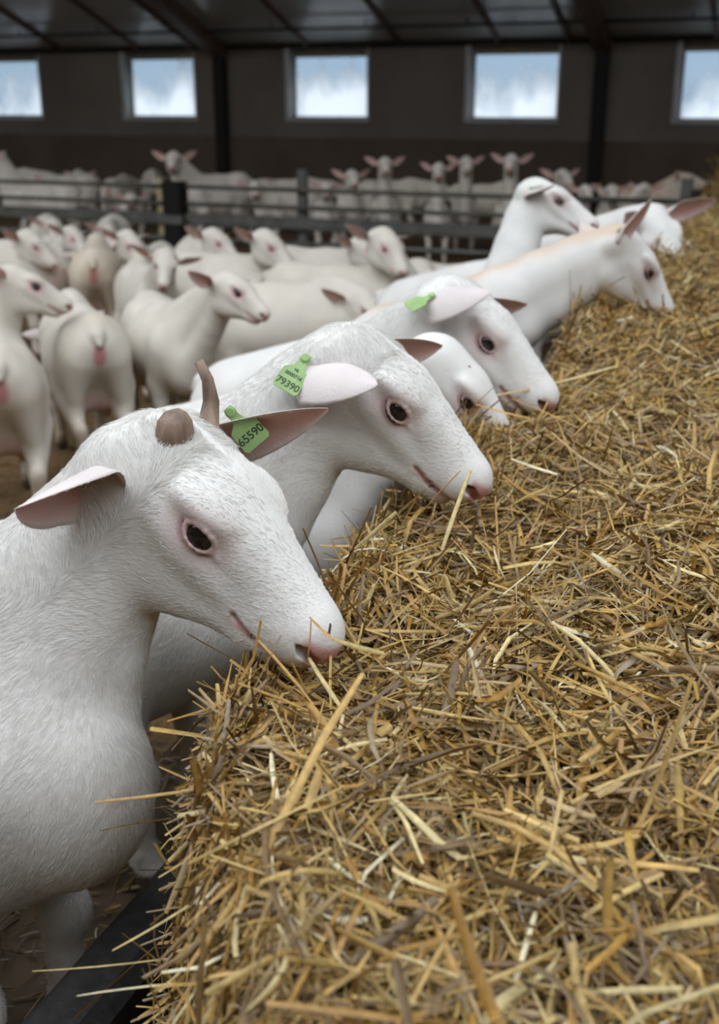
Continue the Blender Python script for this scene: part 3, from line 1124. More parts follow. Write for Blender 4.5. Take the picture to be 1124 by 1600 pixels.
def make_goat(sp):
    """sp: origin (x, y), heading (radians), body scale bs, poll (world), R (head axes, world), head scale hs"""
    seed = sp.get('seed', 1)
    x, y = sp['origin']
    hd = sp['heading']
    ch, sh = math.cos(hd), math.sin(hd)
    Rz = np.array([[ch, -sh, 0], [sh, ch, 0], [0, 0, 1]])
    P = Rz.T @ (np.asarray(sp['poll'], float) - (x, y, 0))
    R = Rz.T @ np.asarray(sp['R'], float)
    R = np.linalg.qr(R)[0] * np.sign(np.diag(np.linalg.qr(R)[1]))
    hs, bs = sp.get('hs', 1.0), sp.get('bs', 1.0)
    dt = sp.get('detail', 0)
    prims = body_prims(P, R, hs, bs, sp) + head_prims(P, R, hs, dt)
    hb, hh = {0: (0.016, 0.010), 1: (0.012, 0.0055), 2: (0.009, 0.0023)}[dt]
    hb, hh = sp.get('vox', (hb, hh))
    cen = P + R @ (np.array([0.14, 0, -0.065]) * hs)
    ext = (np.abs(R) * np.array([0.155, 0.075, 0.09]) * hs).sum(1)
    fld = Field(prims, hb, hh, cen - ext, cen + ext)
    V, F = fld.mesh()
    col = goat_tint(V, F, P, R, hs, bs, sp, seed)
    nbody = len(V)
    lens = None
    ears = sp.get('ears') or [dict(), dict()]
    inn = [np.zeros(nbody)]
    todo = []
    for side, e in zip((1, -1), ears):
        e = dict(e)
        tg = e.pop('tag', None)
        d = e.pop('d', (-0.25, 1.0, 0.05))
        op = e.pop('o', (0.8, 0, -0.45))
        d = np.array(d, float) * (1, side, 1)
        op = np.array(op, float) * (1, side, 1)
        if 'bend' in e:
            e['bend'] = np.array(e['bend'], float) * (1, side, 1)
        if tg is not None:
            dd = unit(d)
            oo = unit(op - dd * (op @ dd))
            L_ = e.get('length', 0.165)
            u_ = tg.get('u', 0.35)
            org = np.array(e.get('base', (-0.020, 0.048, -0.084))) * (1, side, 1) + dd * L_ * u_ + np.cross(dd, oo) * tg.get('v', 0.0)
            sg = 1 if tg.get('inner') else -1
            org = org + oo * sg * tg.get('off', 0.004)
            xd = np.asarray(tg.get('x', dd), float)
            yd = np.asarray(tg.get('y', np.cross(dd, oo)), float)
            xd = unit(xd - oo * (xd @ oo) * tg.get('flat', 1.0))
            yd = yd - oo * (yd @ oo) * tg.get('flat', 1.0)
            org = org - unit(yd) * tg.get('up', 0.0)
            todo.append(dict(origin=org, xdir=xd, ydir=yd, lines=tg.get('lines', []), size=tg.get('size', 1.0)))
        nu, nv = {0: (8, 5), 1: (14, 9), 2: (26, 17)}[dt]
        ev, ef, ei, eu, evv = ear_shell(P, R, hs, side, d, op, nu=nu, nv=nv, **e)
        F = np.concatenate([F, ef + len(V)])
        V = np.concatenate([V, ev])
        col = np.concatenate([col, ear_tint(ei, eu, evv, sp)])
        inn.append(1.0 + ei)
    inn = np.concatenate(inn)
    root = empty('goat', (x, y, 0), hd)
    tag(root, sp['label'], 'goat', sp.get('group', 'white goats'))
    body = mesh_obj('body', V, F, M['coat'], root, True, col)
    # eyes
    for sd in (1, -1):
        e = EYE * (1, sd, 1)
        c = P + R @ (e * hs)
        r = (0.0198 if dt > 1 else 0.0172) * hs
        n1, n2 = (8, 6) if dt == 0 else (20, 14)
        vs, fs = [], []
        for i in range(n2 + 1):
            th = math.pi * i / n2
            for j in range(n1):
                ph = 2 * math.pi * j / n1
                vs.append(c + r * (R @ np.array([math.sin(th) * math.cos(ph), math.cos(th) * sd * 0.92, math.sin(th) * math.sin(ph)])))
        for i in range(n2):
            for j in range(n1):
                q = (i * n1 + j, i * n1 + (j + 1) % n1, (i + 1) * n1 + (j + 1) % n1, (i + 1) * n1 + j)
                fs.append(q if sd < 0 else q[::-1])
        mesh_obj('eye', vs, fs, M['eye'], root)
    # horns
    for hn in sp.get('horns', []):
        pts = [P + R @ (np.array(q) * hs) for q in hn['pts']]
        mb = MB().tube(pts, [q * hs for q in hn['r']], 14)
        nv = np.array(mb.v)
        mb.v = [tuple(q) for q in nv + 0.0012 * np.stack([vnoise(nv, 220, 3 + i) for i in range(3)], 1)]
        h = mb.build('horn', M['horn'], root, True)
        if 'label' in hn:
            h['label'] = hn['label']
    for tg in todo:
        make_tag(root, P, R, hs, **tg)
    # coat
    if sp.get('hair'):
        H = (V - P) @ R / hs
        lens = np.full(len(V), 0.0135)
        onh = sstep(0.28 - np.abs(H - (0.13, 0, -0.05)).max(1), 0.08, 0.14)
        face = sstep(H[:, 0], 0.02, 0.10) * onh
        lens = lens * (1 - 0.38 * face)
        poll = np.exp(-(((H - (0.02, 0, 0.0)) / (0.06, 0.05, 0.05)) ** 2) @ np.ones(3))
        lens += 0.010 * poll
        ay = np.stack([H[:, 0], np.abs(H[:, 1]), H[:, 2]], 1)
        eyed = np.sqrt((((ay - EYE) / (0.034, 0.06, 0.024)) ** 2) @ np.ones(3))
        lens *= sstep(eyed, 0.80, 1.4) * (np.abs(H).max(1) < 0.3) + (np.abs(H).max(1) >= 0.3)
        nose = sstep(H[:, 0], 0.225, 0.268) * onh
        lens *= 1 - 0.75 * nose
        lens[(H[:, 0] > 0.264) & (onh > 0.5) & (H[:, 2] < -0.032)] = 0
        lens[inn == 1] = 0.0042
        lens[inn == 2] = 0.0032
        lens[V[:, 2] < 0.07] = 0
        dens = 0.22 + 0.78 * sstep(V[:, 0] / bs, -0.35, 0.15)
        # flow: nose to poll on the face, down and back on neck and body
        a, u = R[:, 0], R[:, 2]
        back = np.tile(np.array([-0.75, 0, -0.65]), (len(V), 1))
        hflow = np.tile(-a * 0.8 - u * 0.35, (len(V), 1)) + np.outer(np.sign(H[:, 1]) * 0.25, R[:, 1])
        fore = sstep(-H[:, 0], -0.10, 0.0) * onh
        hflow = hflow * (1 - fore[:, None]) + np.outer(fore, a * 0.9 - u * 0.2) + np.outer(fore * np.sign(H[:, 1]) * 0.4, R[:, 1])
        wn_ = sstep(V[:, 0] / bs, 0.20, 0.45)
        down = np.tile(np.array([-0.30, 0, -0.95]), (len(V), 1))
        fl = back * (1 - wn_[:, None]) + down * wn_[:, None]
        fl = fl * (1 - onh[:, None]) + hflow * onh[:, None]
        grow_hair('coat_hair', V, F, col, lens, fl, sp['hair'], root, sp.get('hair_r', 0.00024), seed, dens)
    return root


def look(yaw, pitch=0.0, roll=0.0):
    """head axes from a heading: yaw 0 faces the photographer, +90 the right of the photo, 180 away; pitch down; degrees"""
    y, p, r = map(math.radians, (yaw, pitch, roll))
    f = -FWH * math.cos(y) + RGT * math.sin(y)
    a = f * math.cos(p) - UPZ * math.sin(p)
    l = np.cross(UPZ, f)
    u = np.cross(a, l)
    l2 = l * math.cos(r) + u * math.sin(r)
    return np.stack([a, l2, np.cross(a, l2)], 1)


def head_at(yaw):
    y = math.radians(yaw)
    f = -FWH * math.cos(y) + RGT * math.sin(y)
    return math.atan2(f[1], f[0])


def poll_from_eye(x, y, d, R, hs, side=-1):
    return at(x, y, d) - R @ (np.array([EYE[0], EYE[1] * side + 0.018 * side, EYE[2]]) * hs)


def scr(R, dx, dy, t, side):
    """a direction given as it looks in the photo (right, down, towards the photographer), in the head's own frame"""
    v = R.T @ (RGT * dx - CUP * dy - FWD * t)
    return v * (1, side, 1)


def scd(R, dx, dy, t):
    """the same without mirroring"""
    return R.T @ (RGT * dx - CUP * dy - FWD * t)


def body_at(bx, by, yaw, bs, ref=-0.1, zr=0.735):
    """floor position of a goat whose back shows at a photo point"""
    q = on_z(bx, by, zr * bs)
    h = head_at(yaw)
    return (q[0] - math.cos(h) * ref * bs, q[1] - math.sin(h) * ref * bs)


def place(label, back, yaw, bs, head, hyaw, hpitch=25, hroll=-14, ref=-0.1, reach=0.50, hs=None, group='white goats in the pen', zr=0.735, dd=0.0, **kw):
    """a pen goat: where its back shows, which way it stands, where the top of its head shows and where it looks"""
    ox, oy = body_at(back[0], back[1], yaw, bs, ref, zr)
    h = head_at(yaw)
    R = look(hyaw, hpitch + 6, hroll)
    c = np.array([ox + math.cos(h) * reach * bs, oy + math.sin(h) * reach * bs, 0.9])
    d = float((c - CO) @ FWD) + dd
    P = at(head[0], head[1], d)
    sp = dict(label=label, origin=(ox, oy), heading=h, bs=bs, poll=P, R=R, hs=hs or bs * 1.02, group=group, white=(0.86, 0.815, 0.745), pinkeye=0.8, ear_col=(0.78, 0.47, 0.42),
              ears=[dict(d=(-0.18, 1.0, 0.20), o=(0.9, 0, -0.35))] * 2)
    sp.update(kw)
    return make_goat(sp)


# ------------------------------------------------------------------ the goats at the feed barrier
FEED = 'white goats feeding along the barrier'
HR = look(51, 34, -8)
make_goat(dict(
    label='nearest white goat with one thin broken brown horn, muzzle in the straw', seed=11, detail=2, group=FEED,
    origin=(-1.09, 0.96), heading=0.05, bs=0.98, lift=0.155, neck=0.88, core=0.90, throat_k=0.012, throat_bend=(-0.035, 0, 0.0), poll=poll_from_eye(299, 838, 1.24, HR, 1.16), R=HR, hs=1.16, hair=190000,
    ears=[dict(d=scr(HR, .124, -.030, .03, 1), o=scr(HR, .1, .8, .6, 1), length=.185, tag=dict(u=.56, v=0.0, off=.026, up=.046, inner=True, x=scd(HR, .75, -.62, .1), y=scd(HR, .55, .75, -.25), flat=0, size=.82, lines=[('65590', (0, -.040), .0155)])), dict(d=scr(HR, -.045, .045, .13, -1), o=scr(HR, .25, .8, .60, -1), width=.056, length=.15, fold=2.8, flare=1.2, tag=dict(u=.34, inner=True, off=.012, size=.45))],
    horns=[dict(pts=[(.022, .024, -.03), (.018, .027, -.006), (.004, .030, .014), (-.012, .029, .029), (-.030, .025, .039)], r=[.014, .0115, .0085, .0065, .0045], label='thin curved brown horn'),
           dict(pts=[(.026, -.022, -.03), (.020, -.024, -.006), (.014, -.025, .004), (.009, -.025, .011), (.007, -.025, .0135)], r=[.019, .0195, .0175, .011, .003], label='short brown horn stub')]))
GR = look(62, 38, -8)
make_goat(dict(
    label='white goat beside the nearest one, green tag on its forward-lying ear', seed=12, detail=2, group=FEED,
    origin=(-1.14, 1.46), heading=0.0, bs=0.92, lift=0.2, neck=0.95, poll=poll_from_eye(615, 643, 1.68, GR, 1.09), R=GR, hs=1.09, hair=140000,
    ears=[dict(d=scr(GR, .07, -.01, -.02, 1), o=scr(GR, -.1, .7, .7, 1)), dict(d=scr(GR, .115, .035, .10, -1), o=scr(GR, .10, .55, -.8, -1), length=.180, width=.050, fold=2.4, base=(-.045, .068, -.112), tag=dict(u=.24, v=0.0, off=.010, up=.012, flat=0, x=scd(GR, .85, .5, .15), y=scd(GR, -.55, .8, .25), lines=[('79390', (0, -.046), .0145), ('0000716', (0, -.031), .0075), ('NL', (0, -.022), .006)]))]))
G3R = look(58, 38, -8)
make_goat(dict(
    label='white goat with a lime tag on its flat ear, third head along the straw', seed=13, detail=2, vox=(0.011, 0.0033), group=FEED,
    origin=(-1.15, 2.33), heading=-0.25, bs=0.95, lift=0.2, poll=poll_from_eye(757, 536, 2.22, G3R, 1.09), R=G3R, hs=1.09, hair=70000,
    ears=[dict(d=scr(G3R, .06, .0, .0, 1), o=scr(G3R, -.1, .8, .5, 1)), dict(d=scr(G3R, .12, .008, .10, -1), o=scr(G3R, .1, .55, -.9, -1), length=.175, width=.050, base=(-.04, .068, -.085), tag=dict(u=.3, x=scd(G3R, .35, .5, .6), y=scd(G3R, -.85, .5, .2), flat=0, off=.006, size=.9))]))
G4R = look(72, 50, 0)
make_goat(dict(
    label='white goat with its low head half hidden under the jaw of another', seed=14, detail=2, vox=(0.011, 0.0033), group=FEED,
    origin=(-1.12, 1.90), heading=0.0, bs=0.80, lift=0.2, poll=poll_from_eye(728, 630, 2.15, G4R, 0.92), R=G4R, hs=0.92))
G5R = look(95, 52, 0)
make_goat(dict(
    label='goat with a tan stripe along its stretched neck, eye just above the straw', seed=15, detail=2, vox=(0.011, 0.0033), group=FEED, tan=0.6, tan_from=-0.15,
    origin=(-1.27, 3.0), heading=-0.05, bs=0.95, lift=0.2, poll=poll_from_eye(1015, 427, 3.1, G5R, 0.96), R=G5R, hs=0.96,
    ears=[dict(), dict(d=scr(G5R, .09, -.10, .08, -1), o=scr(G5R, .7, .4, .5, -1), tag=dict(u=.25, off=.008))]))
G6R = np.array([[0.565, 0.825, 0.036], [-0.545, 0.405, -0.734], [-0.62, 0.395, 0.678]])
make_goat(dict(
    label='white goat farthest along the straw with one large ear held out right', seed=16, detail=1, group=FEED,
    origin=(-1.22, 4.55), heading=0.0, bs=1.0, lift=0.2, poll=at(1012, 324, 4.2), R=G6R, hs=1.2,
    ears=[dict(d=scr(G6R, .15, -.03, .03, 1), o=scr(G6R, -.1, .8, .6, 1), width=.045, length=.18), dict(d=scr(G6R, -.05, .0, .14, -1), o=scr(G6R, .3, .5, .9, -1), width=.045)]))
G7R = look(62, 26, -20)
make_goat(dict(
    label='white goat stretching its long neck up above the feeding row', seed=17, detail=2, vox=(0.011, 0.0033), group=FEED,
    origin=(-1.22, 3.86), heading=-0.55, bs=0.84, lift=0.08, poll=poll_from_eye(873, 313, 3.9, G7R, 0.97), R=G7R, hs=0.97,
    ears=[dict(), dict(d=scr(G7R, .09, .01, .12, -1), o=scr(G7R, .1, .9, -.3, -1), tag=dict(u=.3, off=.008))]))

# ------------------------------------------------------------------ the pen
PEN = 'white goats in the pen'
place('goat seen from behind at the left edge, head turned to the right', (-8, 553), -160, 0.92, (22, 414), 95, 22, ref=-0.36, reach=0.30, seed=21, detail=1, dirt=0.9)
place('goat seen from behind with a bare pink patch under its tail', (142, 506), -157, 0.90, (95, 490), -170, 10, ref=-0.36, seed=22, detail=1, dirt=1.0)
place('white goat standing side-on and looking right, just behind the broken horn', (280, 499), 24, 0.88, (362, 424), 50, 20, ref=0.18, reach=0.45, seed=23, detail=1)
place('goat facing the camera, its face just above the back of the one looking right', (230, 428), 22, 0.86, (262, 388), 4, 22, ref=-0.1, seed=24, detail=1, girth=0.88)
place('goat looking right with its head over the back of others, far left', (5, 385), 85, 0.92, (50, 361), 62, 30, ref=0.0, seed=25)
place('goat at the far left looking out between two others, ears spread', (66, 352), 10, 0.86, (86, 342), 12, 20, ref=0.1, seed=26)
place('goat whose face shows just right of the far-left head', (108, 380), 30, 0.8, (116, 353), 40, 30, ref=0.1, seed=27, girth=0.8)
place('tan-tinged goat seen from behind in the middle of the left herd', (146, 398), 190, 0.9, (140, 378), 190, 20, ref=-0.36, seed=28, girth=0.85, white=(0.84, 0.75, 0.64), dirt=1.6)
place('goat looking down to the right, left of the goat facing the camera', (228, 400), -4, 0.82, (205, 360), 38, 34, ref=0.1, seed=29, girth=0.8, dd=-0.25)
place('goat showing only forehead and ears near the dark fence post', (172, 352), 8, 0.86, (172, 350), 15, 20, ref=0.1, seed=30)
place('goat looking right in front of the dark fence post', (322, 386), 25, 0.9, (338, 356), 48, 25, ref=-0.1, seed=31)
place('goat looking right with both ears up, left of centre below the railing', (362, 408), 75, 0.93, (420, 359), 48, 28, ref=-0.1, seed=32)
place('goat half hidden behind the goat with the long white neck', (510, 398), 80, 0.9, (568, 370), 55, 20, ref=-0.1, seed=33)
place('goat with a long upright white neck and spread ears below the railing', (535, 428), 75, 0.95, (606, 356), 28, 28, ref=-0.1, seed=34)
place('goat mostly hidden behind the long raised neck, its pale back just showing', (722, 425), -95, 0.88, (662, 424), -160, 25, ref=-0.1, seed=35, dd=-0.1,
      ears=[dict(d=(-0.18, 1.0, 0.20), o=(0.9, 0, -0.35), tag=dict(u=.6, off=.008, y=(0.3, 0, -1))), dict(d=(-0.18, 1.0, 0.20), o=(0.9, 0, -0.35))])
place('broad-backed white goat right behind the head of the second feeding goat', (432, 456), 84, 0.95, (574, 455), 30, 24, ref=-0.1, seed=36, detail=1)

# ------------------------------------------------------------------ behind the far railing
FAR = 'goats behind the far railing'


def far(label, head, yaw, hyaw, Y, hpitch=15, bs=0.86, reach=0.42, **kw):
    h = head_at(yaw)
    P = on_y(head[0], head[1], Y)
    o = (P[0] - math.cos(h) * reach * bs, P[1] - math.sin(h) * reach * bs)
    make_goat(dict(label=label, origin=o, heading=h, bs=bs, poll=P, R=look(hyaw, hpitch), hs=bs * 1.18, group=FAR, girth=0.86, white=(1.0, 0.94, 0.87), ear_col=(0.78, 0.47, 0.42), ears=[dict(d=(-0.25, 1.0, 0.42), o=(0.9, 0, -0.3))] * 2, **kw))


far('goat behind the railing at the left edge of the photo, neck up', (-4, 236), -70, -80, 10.1, seed=41)
far('goat with one upright ear, second from the left behind the railing', (48, 270), -60, -60, 11.5, seed=42)
far('goat with wide ears behind the railing, under the left wall stretch', (124, 267), 14, 5, 12.2, seed=43)
far('goat behind the railing holding its head high left of the dark wall post', (271, 235), -50, 4, 10.5, seed=45, bs=1.0)
far('goat behind the railing showing one ear in front of the dark wall post', (358, 278), 14, 20, 12.0, seed=46)
far('goat looking over the railing just right of the dark wall post', (398, 281), -50, 8, 10.7, seed=47)
far('small goat face just right of the grey railing post', (511, 284), 4, 0, 10.3, seed=48, bs=0.74)
far('goat behind the railing, immediately left of the one with raised wide ears', (550, 264), 2, 8, 10.75, seed=49)
far('goat behind the railing with raised wide ears, below the middle window', (602, 244), -2, 2, 10.7, seed=50)
far('goat behind the railing with a low brow, left one of the close pair', (686, 253), -3, -4, 10.4, seed=51, bs=0.76)
far('goat behind the railing with pink ears, right one of the close pair', (729, 243), -5, 2, 11.1, seed=52, bs=0.82)
far('goat behind the railing with long flat ears, below the fourth window', (800, 239), -7, -12, 10.5, seed=53)
far('goat behind the railing left of the right wall post', (879, 263), -10, 10, 10.9, seed=54)
far('goat behind the railing right below the right wall post', (915, 287), -11, 4, 10.2, seed=55, bs=0.70)
far('goat behind the railing just right of the right wall post', (957, 287), -12, -5, 10.7, seed=56, bs=0.80)
far('goat behind the railing looking left near the heaped straw', (1008, 285), -13, -40, 10.5, seed=57, bs=0.8)
far('tan goat with raised head beside the straw heap at the right edge', (1066, 268), 70, 75, 12.4, seed=58, tan=0.9, tan_all=0.35)
far('goat low behind the railing, facing forward between rails left of the dark railing post', (205, 301), 12, 4, 10.15, seed=59, bs=0.74)
for i, (px, py, yw, Y, lb) in enumerate([
        (20, 281, 90, 12.6, 'goat back behind the railing at the far left'),
        (186, 277, 174, 11.9, 'brownish goat back behind the railing, left of the high-held head'),
        (240, 284, 12, 13.2, 'pale goat back touching the left of the high-held head'),
        (455, 287, 95, 12.3, 'pale goat back behind the railing, left of the grey post'),
        (620, 290, 92, 12.6, 'pale goat back behind the middle heads over the railing'),
        (765, 291, 88, 12.4, 'pale goat back behind the close pair of heads')]):
    q = on_y(px, py, Y)
    h = head_at(yw)
    P = np.array([q[0] + math.cos(h) * 0.55, q[1] + math.sin(h) * 0.55, 0.62])
    make_goat(dict(label=lb, origin=(q[0], q[1]), heading=h, bs=0.84, poll=P, R=look(yw, 40), hs=0.88, group=FAR, seed=70 + i, white=(0.92, 0.84, 0.75)))


# ------------------------------------------------------------------ feed barrier, railing
BAR_Y0, BAR_Y1 = -0.6, 6.9


def build_barrier():
    root = empty('feed_barrier', (-0.70, BAR_Y0, 0))
    tag(root, 'low black-topped board barrier between the goats and the straw', 'barrier')
    mb = MB().box((-0.045, 0, 0.405), (0.050, BAR_Y1 - BAR_Y0, 0.515), 0.02)
    mb.build('top_rail', M['rubber'], root)
    MB().box((-0.012, 0, 0.0), (0.022, BAR_Y1 - BAR_Y0, 0.404)).build('board_panel', M['board'], root)
    for k in range(5):
        y = 0.2 + k * 1.75
        MB().box((-0.040, y, 0.0), (-0.0125, y + 0.06, 0.404)).build('post', M['post'], root)


build_barrier()
# raised step the feeding goats stand on with their front feet
tag(MB().box((-1.16, -0.6, 0.0), (-0.75, 6.9, 0.197)).build('concrete_step', simple_mat('dirty_concrete', (0.085, 0.055, 0.03), 0.9, var=0.5, scale=12)), kind='structure')

FY = 9.5


def build_railing():
    # two gate panels meeting at the dark post
    xa, xb, xc = -13.5, -5.72, -0.95
    for (x0, x1, lb, posts) in ((xa, xb, 'left stretch of the steel railing across the pen, up to the dark post', [-12.0, -9.2]),
                                (xb, xc, 'right stretch of the steel railing, from the dark post to the straw', [-4.42, -1.05])):
        root = empty('railing', ((x0 + x1) / 2, FY, 0))
        tag(root, lb, 'railing', 'steel railings across the pen')
        w = (x1 - x0) / 2 - 0.12
        for z, r, m in ((0.755, 0.021, 'rail'), (0.600, 0.021, 'rail'), (0.28, 0.024, 'galv')):
            MB().tube([(-w, 0, z), (w, 0, z)], r, 10).build('rail', M[m], root, True)
        MB().box((-w, -0.03, 0.405), (w, 0.03, 0.515), 0.012).build('plank', M['galv'], root)
        for px in posts:
            q = px - (x0 + x1) / 2
            MB().box((q - 0.045, 0.032, 0.0), (q + 0.045, 0.10, 0.93), 0.01).build('post', M['galv'], root)
    root = empty('railing_post', (-5.72, FY, 0))
    tag(root, 'dark square post where the two railing stretches meet', 'post')
    MB().box((-0.10, -0.08, 0.0), (0.10, 0.09, 0.80), 0.015).build('column', M['post'], root)
    MB().box((-0.13, -0.10, 0.42), (0.13, -0.081, 0.50)).build('bracket', M['galv'], root)
    MB().box((-0.20, 0.0, 0.0), (-0.13, 0.06, 0.82), 0.01).build('wooden_stake', M['yellow'], root)


build_railing()


# ------------------------------------------------------------------ straw
def pile_h(x, y):
    x, y = np.asarray(x, float), np.asarray(y, float)
    w = 0.018 * np.sin(y * 5.1 + 0.6) + 0.012 * np.sin(y * 11.7)
    xt = np.interp(y, (0.30, 0.60, 0.69, 0.81, 1.06, 1.44), (-0.14, -0.30, -0.385, -0.475, -0.545, -0.60)) + w
    s = sstep(x, np.interp(y, (0.3, 0.7, 0.9, 1.2), (-0.45, -0.53, -0.58, -0.635)) + w * 0.3, xt)
    h = 0.43 + 0.435 * s
    h = h + 0.022 * np.sin(x * 7.3 + 1.1 * y) * np.cos(y * 4.4 - x) * s + 0.014 * np.sin(x * 19 + y * 13) * np.cos(y * 17 - 4 * x) * s
    h = h + 0.05 * (x + 0.5).clip(0, 1.0) * s + 0.07 * sstep(y, 2.0, 3.1) * s
    # hollows nosed out by the goats
    for cx, cy, r, dp in ((-0.47, 1.13, 0.10, 0.035), (-0.50, 1.80, 0.12, 0.05), (-0.56, 2.55, 0.16, 0.06), (-0.5, 3.35, 0.14, 0.05)):
        h = h - dp * np.exp(-(((x - cx) ** 2 + (y - cy) ** 2) / r ** 2))
    return h


def straw_bits(cx, cy, cz, az, tilt, L, W, curl, kink, twist, col, rng):
    """many stalks at once: each a bent, folded strip of 5 cross-sections"""
    n = len(cx)
    S = 5
    t = np.linspace(-0.5, 0.5, S)
    d = np.stack([np.cos(az) * np.cos(tilt), np.sin(az) * np.cos(tilt), np.sin(tilt)], 1)
    sd = np.stack([-np.sin(az), np.cos(az), np.zeros(n)], 1)
    nn = np.cross(d, sd) * -1
    nn *= np.sign(nn[:, 2:3] + 1e-6)
    roll = rng.normal(0, 0.6, n)
    V = np.zeros((n, S, 3, 3), dtype=np.float32)
    dirn = rng.uniform(0, 6.28, n)
    bd = np.cos(dirn)[:, None] * sd + np.sin(dirn)[:, None] * nn
    kp = rng.uniform(-0.25, 0.25, n)
    for i in range(S):
        c = np.stack([cx, cy, cz], 1) + d * (t[i] * L)[:, None]
        c = c + bd * (curl * L * (t[i] ** 2 - 0.08))[:, None]
        c = c + bd * (kink * L * np.clip(t[i] - kp, 0, None))[:, None]
        a = roll + twist * t[i]
        s_ = np.cos(a)[:, None] * sd + np.sin(a)[:, None] * nn
        n_ = -np.sin(a)[:, None] * sd + np.cos(a)[:, None] * nn
        w = W * (0.75 if i in (0, S - 1) else 1.0) * 0.5
        V[:, i, 0] = c - s_ * w[:, None]
        V[:, i, 1] = c + n_ * (w * 0.55)[:, None]
        V[:, i, 2] = c + s_ * w[:, None]
    idx = np.arange(n)[:, None, None] * (S * 3)
    q = []
    for i in range(S - 1):
        for j in range(2):
            a = i * 3 + j
            q.append([a, a + 1, a + 4, a + 3])
    F = (idx + np.array(q)[None]).reshape(-1, 4)
    shade = rng.uniform(0.75, 1.15, (n, S * 3, 1)) * np.tile(np.array([0.84, 1.12, 0.92]), S)[None, :, None]  # random tone, plus fold shading put into the colour: lighter ridge, darker edges
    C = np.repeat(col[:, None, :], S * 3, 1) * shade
    return V.reshape(-1, 3), F, C.reshape(-1, 3)


STRAW_COLS = np.array([[0.46, 0.285, 0.075], [0.40, 0.22, 0.052], [0.51, 0.355, 0.120], [0.27, 0.17, 0.070], [0.60, 0.48, 0.23], [0.18, 0.110, 0.050], [0.74, 0.66, 0.44], [0.30, 0.225, 0.14], [0.41, 0.285, 0.13]])
STRAW_P = np.array([0.22, 0.18, 0.17, 0.13, 0.07, 0.09, 0.02, 0.05, 0.07])


def straw_cols(n, rng, dark=1.0):
    c = STRAW_COLS[rng.choice(len(STRAW_P), n, p=STRAW_P / STRAW_P.sum())]
    return np.clip(c * rng.uniform(0.8, 1.15, (n, 1)) * dark, 0, 1)


